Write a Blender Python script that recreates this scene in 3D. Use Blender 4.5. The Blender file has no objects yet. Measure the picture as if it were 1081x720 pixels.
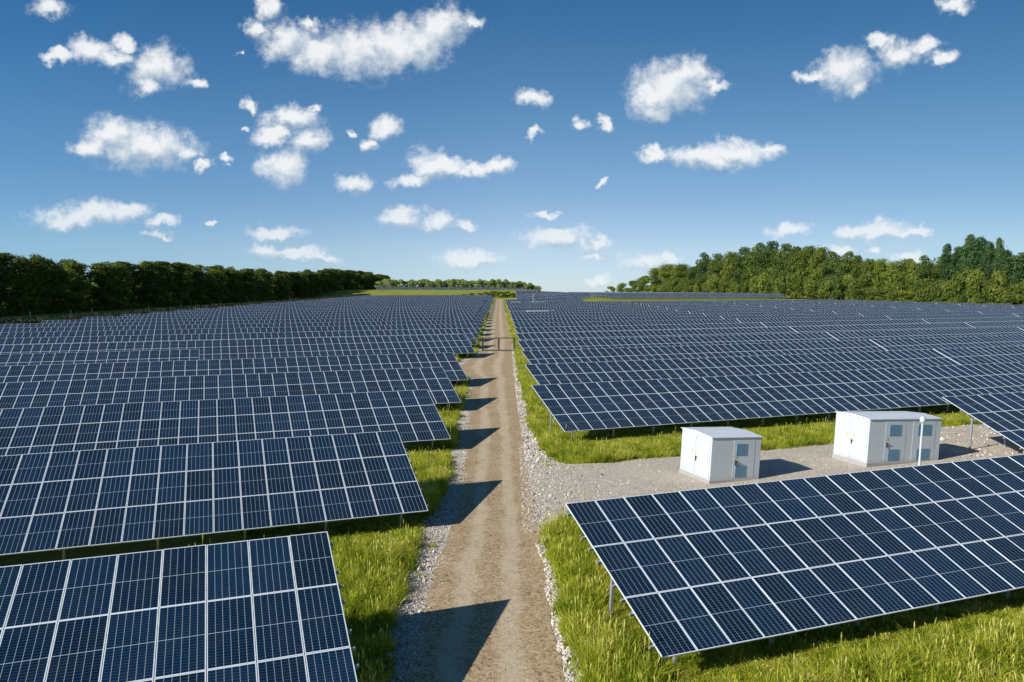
import bpy, math, random
import numpy as np
from mathutils import Vector, Matrix

S = bpy.context.scene
COL = S.collection
rng = np.random.default_rng(11)
random.seed(5)

# ------------------------------------------------------------------ camera, sky, sun, exposure
CAM_H = 9.62
cam_d = bpy.data.cameras.new('camera')
cam = bpy.data.objects.new('camera', cam_d)
COL.objects.link(cam)
cam.location = (0, 0, CAM_H)
cam.rotation_euler = (math.radians(90 - 3.482), 0, 0)
cam_d.sensor_width = 36.0
cam_d.lens = 813.12 / 1081 * 36.0
cam_d.clip_start = 0.1
cam_d.clip_end = 20000
S.camera = cam

SHADOW = Vector((1.58, 1.00, -1.0))              # where one metre of height throws its shadow
SUN_EL = math.atan2(1.0, math.hypot(1.58, 1.00))
SUN_ROT = math.atan2(-1.58, -1.00)
sun_d = bpy.data.lights.new('sun', 'SUN')
sun_d.energy = 5.0
sun_d.angle = math.radians(0.5)
sun_d.color = (1.0, 0.965, 0.90)
sun = bpy.data.objects.new('sun', sun_d)
COL.objects.link(sun)
sun.location = (-40, -30, 60)
sun.rotation_euler = SHADOW.to_track_quat('-Z', 'Y').to_euler()

S.view_settings.view_transform = 'Standard'
S.view_settings.look = 'None'
S.view_settings.exposure = 0.33
S.view_settings.gamma = 1.0
S.cycles.max_bounces = 6
S.cycles.diffuse_bounces = 3
S.cycles.transparent_max_bounces = 6

# clouds: (x, z, rx, rz) on the plane one unit ahead of the viewer's bearing
CLOUD_SRC = [
 (62,60,16,6),(95,50,22,13),(132,44,13,8),(118,60,20,10),(165,70,30,19),(155,90,17,11),(205,86,12,5),
 (283,8,13,11),(272,30,14,10),(300,45,24,19),(340,55,36,22),(380,55,40,25),(425,47,44,25),(465,30,30,20),(497,25,14,6),(328,25,11,5),
 (270,111,8,8),(261,134,5,3),(255,57,4,2),(308,125,26,12),(287,142,18,9),(326,149,19,12),(302,175,24,18),(330,114,7,4),
 (405,136,15,12),(390,154,9,6),(369,141,5,4),(375,192,19,9),
 (120,143,30,17),(150,155,54,21),(95,157,20,11),(195,160,15,10),(213,172,6,6),(234,170,7,4),
 (75,230,44,11),(105,225,38,14),(135,222,24,10),(167,233,17,6),(166,246,12,4),(220,234,6,3),
 (292,247,23,8),(310,270,34,7),(280,264,19,6),(340,274,16,4),
 (420,229,20,10),(462,232,17,10),(490,237,14,5),
 (435,189,20,7),(455,175,24,14),(475,175,20,10),(500,178,20,7),(525,176,16,9),(495,275,36,8),
 (562,105,14,8),(613,128,8,6),(636,129,7,9),(566,141,10,4),
 (708,92,38,24),(686,105,24,17),(728,80,24,17),(751,91,20,6),(691,120,20,8),
 (688,163,14,8),(741,165,35,11),(776,160,42,13),(756,172,25,8),(811,155,18,5),(636,190,8,4),
 (891,75,29,21),(906,92,14,9),(861,83,17,6),(928,44,13,8),(951,55,24,13),(976,48,15,9),(996,60,16,6),
 (1008,6,20,8),(50,8,20,9),
 (576,225,16,4),(586,250,35,11),(596,247,20,9),(628,258,16,7),(628,273,13,4),
 (833,243,21,7),(926,243,35,10),(901,244,20,8),(961,246,25,4),(891,262,15,5),(926,261,10,5),(961,272,17,6),
 (683,278,26,10),(706,274,13,6),(633,294,17,5),
]
def ramp(N, stops):
    r = N.new('ShaderNodeValToRGB')
    e = r.color_ramp.elements
    e[0].position, e[0].color = stops[0][0], tuple(stops[0][1]) + (1,)
    e[1].position, e[1].color = stops[-1][0], tuple(stops[-1][1]) + (1,)
    for p, c in stops[1:-1]:
        q = e.new(p); q.color = tuple(c) + (1,)
    return r

def build_sky():
    w = bpy.data.worlds.new('World')
    S.world = w
    w.use_nodes = True
    nt = w.node_tree
    N, Lk = nt.nodes, nt.links
    N.clear()
    out = N.new('ShaderNodeOutputWorld')
    bg = N.new('ShaderNodeBackground')
    sky = N.new('ShaderNodeTexSky')
    sky.sky_type = 'NISHITA'
    sky.sun_disc = False
    sky.sun_elevation = SUN_EL
    sky.sun_rotation = SUN_ROT
    sky.altitude = 150
    sky.air_density = 1.0
    sky.dust_density = 0.0
    sky.ozone_density = 3.0
    bg.inputs['Strength'].default_value = 0.095
    tc = N.new('ShaderNodeTexCoord')
    sep = N.new('ShaderNodeSeparateXYZ')
    Lk.new(tc.outputs['Generated'], sep.inputs[0])
    ymax = N.new('ShaderNodeMath'); ymax.operation = 'MAXIMUM'; ymax.inputs[1].default_value = 0.05
    Lk.new(sep.outputs['Y'], ymax.inputs[0])
    dx = N.new('ShaderNodeMath'); dx.operation = 'DIVIDE'
    dz = N.new('ShaderNodeMath'); dz.operation = 'DIVIDE'
    Lk.new(sep.outputs['X'], dx.inputs[0]); Lk.new(ymax.outputs[0], dx.inputs[1])
    Lk.new(sep.outputs['Z'], dz.inputs[0]); Lk.new(ymax.outputs[0], dz.inputs[1])
    com = N.new('ShaderNodeCombineXYZ')
    Lk.new(dx.outputs[0], com.inputs[0]); Lk.new(dz.outputs[0], com.inputs[1])
    # ragged outlines: the plane is pushed about by two scales of noise
    def noise(scale, detail, rough, src):
        n = N.new('ShaderNodeTexNoise')
        n.inputs['Scale'].default_value = scale
        n.inputs['Detail'].default_value = detail
        n.inputs['Roughness'].default_value = rough
        Lk.new(src, n.inputs['Vector'])
        return n
    def vmath(op, a, b=None):
        n = N.new('ShaderNodeVectorMath'); n.operation = op
        for i, v in enumerate((a, b)):
            if v is None: continue
            if isinstance(v, (tuple, list)): n.inputs[i].default_value = v
            else: Lk.new(v, n.inputs[i])
        return n
    def math_(op, a, b=None, c=None):
        n = N.new('ShaderNodeMath'); n.operation = op
        for i, v in enumerate((a, b, c)):
            if v is None: continue
            if isinstance(v, (int, float)): n.inputs[i].default_value = v
            else: Lk.new(v, n.inputs[i])
        return n.outputs[0]
    wn = noise(26.0, 3.0, 0.55, com.outputs[0])
    wo = vmath('SUBTRACT', wn.outputs['Color'], (0.5, 0.5, 0.5))
    wn2 = noise(85.0, 3.0, 0.6, com.outputs[0])
    wo2 = vmath('SUBTRACT', wn2.outputs['Color'], (0.5, 0.5, 0.5))
    wo = vmath('ADD', wo.outputs[0], vmath('MULTIPLY', wo2.outputs[0], (0.42, 0.5, 0.0)).outputs[0])
    ws = vmath('MULTIPLY', wo.outputs[0], (0.046, 0.032, 0.0))
    warped = vmath('ADD', com.outputs[0], ws.outputs[0]).outputs[0]
    prev = None
    th = math.radians(3.482); ct, st = math.cos(th), math.sin(th)
    def plane(px, py):
        a = (px - 540.5) / 813.12; b = (360 - py) / 813.12
        d = ct + b * st
        return a / d, (b * ct - st) / d
    fine = noise(60.0, 7.0, 0.66, com.outputs[0])
    fineb = math_('MULTIPLY', math_('SUBTRACT', fine.outputs['Fac'], 0.5), 1.2)
    def density(src):
        prev = None
        for (px, py, rx, ry) in CLOUD_SRC:
            cx, cz = plane(px, py)
            ax = rx * 1.28 / 813.0; az = ry * 1.32 / 813.0
            ma = N.new('ShaderNodeVectorMath'); ma.operation = 'MULTIPLY_ADD'
            Lk.new(src, ma.inputs[0])
            ma.inputs[1].default_value = (1 / ax, 1 / az, 0)
            ma.inputs[2].default_value = (-cx / ax, -cz / az, 0)
            ln = N.new('ShaderNodeVectorMath'); ln.operation = 'LENGTH'
            Lk.new(ma.outputs[0], ln.inputs[0])
            if prev is None: prev = ln.outputs['Value']
            else:
                sm = N.new('ShaderNodeMath'); sm.operation = 'SMOOTH_MIN'
                Lk.new(prev, sm.inputs[0]); Lk.new(ln.outputs['Value'], sm.inputs[1]); sm.inputs[2].default_value = 0.3
                prev = sm.outputs[0]
        return math_('SUBTRACT', 1.0, prev)
    d0 = density(warped)
    lit = vmath('ADD', warped, (-0.008, 0.014, 0.0)).outputs[0]      # towards the light
    d1 = density(lit)
    dens = math_('ADD', d0, fineb)
    mr = N.new('ShaderNodeMapRange'); mr.interpolation_type = 'SMOOTHSTEP'
    mr.inputs['From Min'].default_value = -0.10; mr.inputs['From Max'].default_value = 0.76
    Lk.new(dens, mr.inputs['Value'])
    ahead = math_('GREATER_THAN', sep.outputs['Y'], 0.06)
    up = math_('GREATER_THAN', sep.outputs['Z'], 0.0)
    mask = math_('MULTIPLY', math_('MULTIPLY', mr.outputs[0], ahead), up)
    low = N.new('ShaderNodeMapRange'); low.inputs['From Min'].default_value = 0.0; low.inputs['From Max'].default_value = 0.16
    low.inputs['To Min'].default_value = 0.62; low.inputs['To Max'].default_value = 0.95
    Lk.new(sep.outputs['Z'], low.inputs['Value'])
    mask = math_('MULTIPLY', mask, low.outputs[0])
    # billows: thicker parts whiter, hollows greyer
    shade = noise(38.0, 4.0, 0.5, com.outputs[0])
    sh = N.new('ShaderNodeMapRange')
    slope = math_('SUBTRACT', d0, d1)                      # positive on the side that faces the light
    sv = math_('ADD', math_('MULTIPLY', slope, 0.85), math_('MULTIPLY', math_('SUBTRACT', shade.outputs['Fac'], 0.5), 1.9))
    sh.inputs['From Min'].default_value = -0.45; sh.inputs['From Max'].default_value = 0.30
    Lk.new(sv, sh.inputs['Value'])
    cc = N.new('ShaderNodeMixRGB')
    cc.inputs[1].default_value = (3.7, 4.6, 5.4, 1); cc.inputs[2].default_value = (7.6, 7.8, 7.9, 1)
    Lk.new(sh.outputs[0], cc.inputs[0])
    hs = N.new('ShaderNodeHueSaturation')
    hs.inputs['Saturation'].default_value = 1.08
    Lk.new(sky.outputs[0], hs.inputs['Color'])
    hue = N.new('ShaderNodeMixRGB'); hue.blend_type = 'MULTIPLY'; hue.inputs[0].default_value = 1.0
    
    tr = ramp(N, [(0.0, (0.62, 0.79, 1.26)), (0.015, (0.66, 0.81, 1.22)), (0.059, (0.80, 0.81, 1.02)), (0.11, (0.75, 0.77, 0.90)), (0.193, (0.66, 0.77, 0.84)), (0.345, (0.35, 0.63, 0.75)), (0.7, (0.34, 0.60, 0.72))])
    Lk.new(sep.outputs['Z'], tr.inputs[0]); Lk.new(tr.outputs[0], hue.inputs[2])
    Lk.new(hs.outputs[0], hue.inputs[1])
    mix = N.new('ShaderNodeMixRGB')
    # air colour also drifts with the bearing from the sun
    side = N.new('ShaderNodeMapRange'); side.inputs['From Min'].default_value = -0.7; side.inputs['From Max'].default_value = 0.7
    Lk.new(sep.outputs['X'], side.inputs['Value'])
    sr = ramp(N, [(0.08, (0.66, 0.90, 1.02)), (0.5, (1.0, 1.0, 1.0)), (0.92, (0.63, 0.71, 0.72))])
    Lk.new(side.outputs[0], sr.inputs[0])
    hue2 = N.new('ShaderNodeMixRGB'); hue2.blend_type = 'MULTIPLY'; hue2.inputs[0].default_value = 1.0
    Lk.new(hue.outputs[0], hue2.inputs[1]); Lk.new(sr.outputs[0], hue2.inputs[2])
    Lk.new(mask, mix.inputs[0]); Lk.new(hue2.outputs[0], mix.inputs[1]); Lk.new(cc.outputs[0], mix.inputs[2])
    Lk.new(mix.outputs[0], bg.inputs['Color'])
    Lk.new(bg.outputs[0], out.inputs[0])
    w.cycles.sampling_method = 'MANUAL'
    w.cycles.sample_map_resolution = 256
build_sky()

# ------------------------------------------------------------------ helpers
def tag(o, label=None, cat=None, group=None, kind=None):
    if label: o['label'] = label
    if cat: o['category'] = cat
    if group: o['group'] = group
    if kind: o['kind'] = kind
    return o
def empty(name, loc=(0, 0, 0)):
    o = bpy.data.objects.new(name, None)
    COL.objects.link(o); o.location = loc
    o.empty_display_size = 0.3
    return o
def mesh_np(name, V, F, uv=None, mats=(), mi=None, smooth=False):
    """V (n,3); F (m,4) quads or list of polygons"""
    me = bpy.data.meshes.new(name)
    V = np.asarray(V, dtype=np.float32)
    if isinstance(F, np.ndarray):
        m, k = F.shape
        me.vertices.add(len(V)); me.vertices.foreach_set('co', V.ravel())
        me.loops.add(m * k); me.loops.foreach_set('vertex_index', F.ravel().astype(np.int32))
        me.polygons.add(m); me.polygons.foreach_set('loop_start', np.arange(0, m * k, k, dtype=np.int32))
        me.polygons.foreach_set('loop_total', np.full(m, k, dtype=np.int32))
    else:
        me.from_pydata([tuple(v) for v in V], [], F)
    if uv is not None:
        ul = me.uv_layers.new(name='UVMap')
        ul.data.foreach_set('uv', np.asarray(uv, dtype=np.float32).ravel())
    for mt in mats: me.materials.append(mt)
    if mi is not None: me.polygons.foreach_set('material_index', np.asarray(mi, dtype=np.int32))
    me.polygons.foreach_set('use_smooth', np.full(len(me.polygons), bool(smooth), dtype=bool))
    me.update(calc_edges=True)
    me.validate()
    return me
def link(name, me, parent=None, kind=None):
    o = bpy.data.objects.new(name, me)
    COL.objects.link(o)
    if parent is not None: o.parent = parent
    if kind: o['kind'] = kind
    return o
class MB:
    """collects boxes, tubes and polygons into one mesh"""
    def __init__(s): s.v = []; s.f = []; s.m = []
    def poly(s, pts, m=0):
        b = len(s.v); s.v += [tuple(p) for p in pts]; s.f.append(list(range(b, b + len(pts)))); s.m.append(m)
    def box(s, c, size, R=None, m=0, bev=0.0):
        cx, cy, cz = c; a, b, h = size[0] / 2, size[1] / 2, size[2] / 2
        base = len(s.v)
        if bev <= 0:
            P = [(x, y, z) for z in (-h, h) for (x, y) in ((-a, -b), (a, -b), (a, b), (-a, b))]
            Fs = [(0, 3, 2, 1), (4, 5, 6, 7), (0, 1, 5, 4), (1, 2, 6, 5), (2, 3, 7, 6), (3, 0, 4, 7)]
        else:
            q = bev
            ring = [(-a + q, -b), (a - q, -b), (a, -b + q), (a, b - q), (a - q, b), (-a + q, b), (-a, b - q), (-a, -b + q)]
            P = [(x, y, -h) for x, y in ring] + [(x, y, h - q) for x, y in ring] + [(x * (a - q) / a, y * (b - q) / b, h) for x, y in ring]
            Fs = [tuple(range(7, -1, -1)), tuple(range(16, 24))]
            for l in (0, 8):
                Fs += [(l + i, l + (i + 1) % 8, l + 8 + (i + 1) % 8, l + 8 + i) for i in range(8)]
        for p in P:
            v = Vector(p)
            if R is not None: v = R @ v
            s.v.append((v.x + cx, v.y + cy, v.z + cz))
        for f in Fs: s.f.append([base + i for i in f]); s.m.append(m)
    def tube(s, pts, r, n=8, m=0, cap=True):
        pts = [Vector(p) for p in pts]
        if not isinstance(r, (list, tuple)): r = [r] * len(pts)
        base = len(s.v)
        for i, p in enumerate(pts):
            d = (pts[min(i + 1, len(pts) - 1)] - pts[max(i - 1, 0)]).normalized()
            a = d.orthogonal().normalized() if abs(d.z) < 0.9 else Vector((1, 0, 0)).cross(d).normalized()
            b = d.cross(a).normalized()
            for k in range(n):
                t = 2 * math.pi * k / n
                q = p + a * math.cos(t) * r[i] + b * math.sin(t) * r[i]
                s.v.append(tuple(q))
        for i in range(len(pts) - 1):
            for k in range(n):
                k2 = (k + 1) % n
                s.f.append([base + i * n + k, base + i * n + k2, base + (i + 1) * n + k2, base + (i + 1) * n + k]); s.m.append(m)
        if cap:
            s.f.append([base + k for k in range(n)][::-1]); s.m.append(m)
            s.f.append([base + (len(pts) - 1) * n + k for k in range(n)]); s.m.append(m)
    def build(s, name, mats, parent=None, smooth=False):
        if not isinstance(mats, (list, tuple)): mats = [mats]
        me = mesh_np(name, s.v, s.f, mats=mats, mi=s.m, smooth=smooth)
        return link(name, me, parent)

# ------------------------------------------------------------------ materials
def mat(name):
    m = bpy.data.materials.new(name); m.use_nodes = True
    nt = m.node_tree
    b = nt.nodes['Principled BSDF']
    return m, nt, nt.nodes, nt.links, b
def simple(name, col, rough=0.6, metal=0.0, bump=0.0, scale=20.0, var=0.12):
    m, nt, N, L, b = mat(name)
    tc = N.new('ShaderNodeTexCoord')
    n = N.new('ShaderNodeTexNoise'); n.inputs['Scale'].default_value = scale; n.inputs['Detail'].default_value = 5
    L.new(tc.outputs['Object'], n.inputs['Vector'])
    r = N.new('ShaderNodeValToRGB')
    r.color_ramp.elements[0].position = 0.3; r.color_ramp.elements[1].position = 0.7
    r.color_ramp.elements[0].color = tuple(c * (1 - var) for c in col) + (1,)
    r.color_ramp.elements[1].color = tuple(min(1, c * (1 + var)) for c in col) + (1,)
    L.new(n.outputs['Fac'], r.inputs[0]); L.new(r.outputs[0], b.inputs['Base Color'])
    b.inputs['Roughness'].default_value = rough; b.inputs['Metallic'].default_value = metal
    if bump:
        bp = N.new('ShaderNodeBump'); bp.inputs['Strength'].default_value = bump; bp.inputs['Distance'].default_value = 0.02
        L.new(n.outputs['Fac'], bp.inputs['Height']); L.new(bp.outputs[0], b.inputs['Normal'])
    return m
def glass_material():
    m, nt, N, L, b = mat('solar_glass')
    uv = N.new('ShaderNodeUVMap'); uv.uv_map = 'UVMap'
    sp = N.new('ShaderNodeSeparateXYZ'); L.new(uv.outputs[0], sp.inputs[0])
    def M(op, a, b_=None, c=None):
        n = N.new('ShaderNodeMath'); n.operation = op
        for i, v in enumerate((a, b_, c)):
            if v is None: continue
            if isinstance(v, (int, float)): n.inputs[i].default_value = v
            else: L.new(v, n.inputs[i])
        return n.outputs[0]
    u, v = sp.outputs['X'], sp.outputs['Y']
    def grid(coord, n, halfwidth):       # 1 on the line at every 1/n
        t = M('ABSOLUTE', M('SUBTRACT', M('FRACT', M('ADD', M('MULTIPLY', coord, n), 0.5)), 0.5))
        return M('LESS_THAN', t, halfwidth)
    wide_u = grid(u, 6, 0.036)
    bus_u = M('MULTIPLY', grid(u, 30, 0.03), 0.05)
    thin_v = M('MULTIPLY', grid(v, 24, 0.04), 0.20)
    mid = M('LESS_THAN', M('ABSOLUTE', M('SUBTRACT', M('FRACT', v), 0.5)), 0.0042)
    mid = M('MULTIPLY', mid, 0.9)
    wide_u = M('MULTIPLY', wide_u, 0.66)
    line = M('MAXIMUM', M('MAXIMUM', wide_u, bus_u), M('MAXIMUM', thin_v, mid))
    # each module its own faint shade of blue
    oi = N.new('ShaderNodeObjectInfo')
    fl = N.new('ShaderNodeVectorMath'); fl.operation = 'FLOOR'; L.new(uv.outputs[0], fl.inputs[0])
    ad = N.new('ShaderNodeVectorMath'); ad.operation = 'ADD'; L.new(fl.outputs[0], ad.inputs[0]); L.new(oi.outputs['Random'], ad.inputs[1])
    wn = N.new('ShaderNodeTexWhiteNoise'); wn.noise_dimensions = '3D'; L.new(ad.outputs[0], wn.inputs['Vector'])
    cells = ramp(N, [(0.0, (0.0005, 0.0100, 0.0260)), (0.5, (0.0008, 0.0140, 0.0365)), (1.0, (0.0016, 0.0190, 0.0480))])
    L.new(wn.outputs['Value'], cells.inputs[0])
    dust = N.new('ShaderNodeTexNoise'); dust.inputs['Scale'].default_value = 1.3; dust.inputs['Detail'].default_value = 6
    geo = N.new('ShaderNodeNewGeometry'); L.new(geo.outputs['Position'], dust.inputs['Vector'])
    dm = N.new('ShaderNodeMapRange'); dm.inputs['From Min'].default_value = 0.4; dm.inputs['From Max'].default_value = 0.8
    dm.inputs['To Min'].default_value = 0.0; dm.inputs['To Max'].default_value = 0.02
    L.new(dust.outputs['Fac'], dm.inputs['Value'])
    d1 = N.new('ShaderNodeMixRGB'); d1.inputs[2].default_value = (0.30, 0.29, 0.27, 1)
    L.new(dm.outputs[0], d1.inputs[0]); L.new(cells.outputs[0], d1.inputs[1])
    mx = N.new('ShaderNodeMixRGB'); mx.inputs[2].default_value = (0.38, 0.46, 0.52, 1)
    L.new(line, mx.inputs[0]); L.new(d1.outputs[0], mx.inputs[1])
    L.new(mx.outputs[0], b.inputs['Base Color'])
    rr = N.new('ShaderNodeMapRange'); rr.inputs['To Min'].default_value = 0.10; rr.inputs['To Max'].default_value = 0.24
    L.new(dust.outputs['Fac'], rr.inputs['Value']); L.new(rr.outputs[0], b.inputs['Roughness'])
    b.inputs['IOR'].default_value = 1.44
    return m
M_GLASS = glass_material()
M_FRAME = simple('panel_frame_aluminium', (0.66, 0.71, 0.75), 0.42, 0.0, 0, 8, 0.05)
M_BACK = simple('panel_backsheet', (0.55, 0.56, 0.57), 0.6)
M_STEEL = simple('galvanised_steel', (0.42, 0.44, 0.46), 0.45, 0.55, 0, 14, 0.15)
def cabin_paint():
    m = simple('white_painted_sheet', (0.51, 0.555, 0.59), 0.45, 0.0, 0, 3, 0.03)
    N, L = m.node_tree.nodes, m.node_tree.links; b = N['Principled BSDF']
    src = b.inputs['Base Color'].links[0].from_socket
    tc = N.new('ShaderNodeTexCoord'); sp = N.new('ShaderNodeSeparateXYZ'); L.new(tc.outputs['Object'], sp.inputs[0])
    n = N.new('ShaderNodeTexNoise'); n.inputs['Scale'].default_value = 3.5; n.inputs['Detail'].default_value = 7; n.inputs['Roughness'].default_value = 0.7
    mp = N.new('ShaderNodeMapping'); mp.inputs['Scale'].default_value = (1, 1, 0.35); L.new(tc.outputs['Object'], mp.inputs[0]); L.new(mp.outputs[0], n.inputs['Vector'])
    # mud splashed up from the ground: only low down, in ragged patches
    a = N.new('ShaderNodeMapRange'); a.inputs['From Min'].default_value = 0.75; a.inputs['From Max'].default_value = 0.1; L.new(sp.outputs['Z'], a.inputs['Value'])
    q = N.new('ShaderNodeMath'); q.operation = 'MULTIPLY'; L.new(a.outputs[0], q.inputs[0]); L.new(n.outputs['Fac'], q.inputs[1])
    r = N.new('ShaderNodeMapRange'); r.inputs['From Min'].default_value = 0.22; r.inputs['From Max'].default_value = 0.7; r.inputs['To Max'].default_value = 0.55; L.new(q.outputs[0], r.inputs['Value'])
    x = N.new('ShaderNodeMixRGB'); x.inputs[2].default_value = (0.30, 0.25, 0.19, 1); L.new(r.outputs[0], x.inputs[0]); L.new(src, x.inputs[1])
    L.new(x.outputs[0], b.inputs['Base Color'])
    return m
M_WHITE = cabin_paint()
M_ROOF = simple('white_roof_sheet', (0.66, 0.69, 0.71), 0.4, 0.0, 0, 2, 0.05)
M_VENT = simple('blue_grey_louvre', (0.12, 0.25, 0.35), 0.5, 0.0, 0, 3, 0.05)
M_SEAM = simple('dark_seam', (0.38, 0.40, 0.42), 0.7)
M_BLACK = simple('black_handle', (0.02, 0.02, 0.02), 0.4)
M_YELLOW = simple('yellow_sign', (0.85, 0.55, 0.03), 0.5)
M_CONC = simple('concrete_plinth', (0.34, 0.33, 0.31), 0.9, 0, 0.3, 12)
M_GATE = simple('dark_gate_steel', (0.035, 0.037, 0.035), 0.55)
M_WOOD = simple('pale_post', (0.55, 0.52, 0.45), 0.8)

def ground_material():
    m, nt, N, L, b = mat('meadow_ground')
    geo = N.new('ShaderNodeNewGeometry')
    def noise(sc, det=6, rough=0.6):
        n = N.new('ShaderNodeTexNoise'); n.inputs['Scale'].default_value = sc; n.inputs['Detail'].default_value = det
        n.inputs['Roughness'].default_value = rough
        L.new(geo.outputs['Position'], n.inputs['Vector']); return n
    a = noise(0.12, 8); c = noise(1.6, 8, 0.7); d = noise(9.0, 4, 0.7)
    r1 = ramp(N, [(0.3, (0.130, 0.160, 0.018)), (0.5, (0.250, 0.280, 0.030)), (0.7, (0.380, 0.370, 0.060))])
    L.new(a.outputs['Fac'], r1.inputs[0])
    r2 = ramp(N, [(0.3, (0.100, 0.120, 0.016)), (0.7, (0.360, 0.360, 0.065))])
    L.new(c.outputs['Fac'], r2.inputs[0])
    mx = N.new('ShaderNodeMixRGB'); mx.inputs[0].default_value = 0.5
    L.new(r1.outputs[0], mx.inputs[1]); L.new(r2.outputs[0], mx.inputs[2])
    L.new(mx.outputs[0], b.inputs['Base Color'])
    b.inputs['Roughness'].default_value = 0.95; b.inputs['Specular IOR Level'].default_value = 0.1
    bp = N.new('ShaderNodeBump'); bp.inputs['Strength'].default_value = 0.8; bp.inputs['Distance'].default_value = 0.15
    L.new(d.outputs['Fac'], bp.inputs['Height']); L.new(bp.outputs[0], b.inputs['Normal'])
    return m
def stony_material(name, stops, sc_big, sc_stone, tracks=None, bump=0.7):
    m, nt, N, L, b = mat(name)
    geo = N.new('ShaderNodeNewGeometry')
    def noise(sc, det=6, rough=0.6):
        n = N.new('ShaderNodeTexNoise'); n.inputs['Scale'].default_value = sc; n.inputs['Detail'].default_value = det
        n.inputs['Roughness'].default_value = rough
        L.new(geo.outputs['Position'], n.inputs['Vector']); return n
    a = noise(sc_big, 6, 0.62); f = noise(sc_stone * 0.75, 4, 0.8)
    vo = N.new('ShaderNodeTexVoronoi'); vo.inputs['Scale'].default_value = sc_stone
    L.new(geo.outputs['Position'], vo.inputs['Vector'])
    vs = N.new('ShaderNodeSeparateXYZ'); L.new(vo.outputs['Color'], vs.inputs[0])
    su = N.new('ShaderNodeMath'); su.operation = 'MULTIPLY_ADD'; su.inputs[1].default_value = 0.30
    L.new(vs.outputs['X'], su.inputs[0])
    h = N.new('ShaderNodeMath'); h.operation = 'MULTIPLY_ADD'; h.inputs[1].default_value = 0.25; h.inputs[2].default_value = 0.15
    L.new(a.outputs['Fac'], h.inputs[0]); 
    h2 = N.new('ShaderNodeMath'); h2.operation = 'MULTIPLY_ADD'; h2.inputs[1].default_value = 0.75
    L.new(f.outputs['Fac'], h2.inputs[0]); L.new(h.outputs[0], h2.inputs[2])
    L.new(h2.outputs[0], su.inputs[2])
    off = N.new('ShaderNodeMath'); off.operation = 'SUBTRACT'; off.inputs[1].default_value = 0.28
    L.new(su.outputs[0], off.inputs[0])
    r = ramp(N, stops)
    L.new(off.outputs[0], r.inputs[0])
    col = r.outputs[0]
    if tracks:
        # two paler, smoother wheel tracks; UV x runs across the road
        uv = N.new('ShaderNodeUVMap'); uv.uv_map = 'UVMap'
        sp = N.new('ShaderNodeSeparateXYZ'); L.new(uv.outputs[0], sp.inputs[0])
        wob = N.new('ShaderNodeMath'); wob.operation = 'MULTIPLY_ADD'; wob.inputs[1].default_value = 0.16
        L.new(noise(0.35, 4).outputs['Fac'], wob.inputs[0]); L.new(sp.outputs['X'], wob.inputs[2])
        tot = None
        for c, wd in tracks:
            t = N.new('ShaderNodeMath'); t.operation = 'SUBTRACT'; t.inputs[1].default_value = c + 0.08; L.new(wob.outputs[0], t.inputs[0])
            ab = N.new('ShaderNodeMath'); ab.operation = 'ABSOLUTE'; L.new(t.outputs[0], ab.inputs[0])
            mr = N.new('ShaderNodeMapRange'); mr.interpolation_type = 'SMOOTHSTEP'
            mr.inputs['From Min'].default_value = wd; mr.inputs['From Max'].default_value = wd * 0.25; mr.inputs['To Max'].default_value = 0.95
            L.new(ab.outputs[0], mr.inputs['Value'])
            if tot is None: tot = mr.outputs[0]
            else:
                q = N.new('ShaderNodeMath'); q.operation = 'MAXIMUM'; L.new(tot, q.inputs[0]); L.new(mr.outputs[0], q.inputs[1]); tot = q.outputs[0]
        pt = noise(0.8, 5, 0.7)
        tm = N.new('ShaderNodeMath'); tm.operation = 'MULTIPLY'; L.new(tot, tm.inputs[0]); L.new(pt.outputs['Fac'], tm.inputs[1])
        mx = N.new('ShaderNodeMixRGB'); mx.inputs[2].default_value = (0.62, 0.52, 0.37, 1)
        L.new(tm.outputs[0], mx.inputs[0]); L.new(col, mx.inputs[1]); col = mx.outputs[0]
    L.new(col, b.inputs['Base Color'])
    b.inputs['Roughness'].default_value = 0.95; b.inputs['Specular IOR Level'].default_value = 0.15
    bp = N.new('ShaderNodeBump'); bp.inputs['Strength'].default_value = bump; bp.inputs['Distance'].default_value = 0.05
    L.new(su.outputs[0], bp.inputs['Height']); L.new(bp.outputs[0], b.inputs['Normal'])
    return m
M_GROUND = ground_material()
M_ROAD = stony_material('dirt_road', [(0.22, (0.075, 0.048, 0.023)), (0.42, (0.34, 0.24, 0.130)), (0.62, (0.48, 0.36, 0.215)), (0.85, (0.68, 0.55, 0.37))], 0.5, 13.0, tracks=[(0.30, 0.13), (0.68, 0.13)])
M_GRAVEL = stony_material('crushed_stone', [(0.15, (0.16, 0.135, 0.105)), (0.45, (0.48, 0.42, 0.35)), (0.8, (0.72, 0.65, 0.56))], 0.5, 7.0, bump=1.0)
M_PAD = stony_material('pale_gravel_pad', [(0.15, (0.27, 0.225, 0.17)), (0.45, (0.44, 0.38, 0.30)), (0.8, (0.60, 0.53, 0.43))], 0.35, 12.0, bump=0.6)

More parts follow.
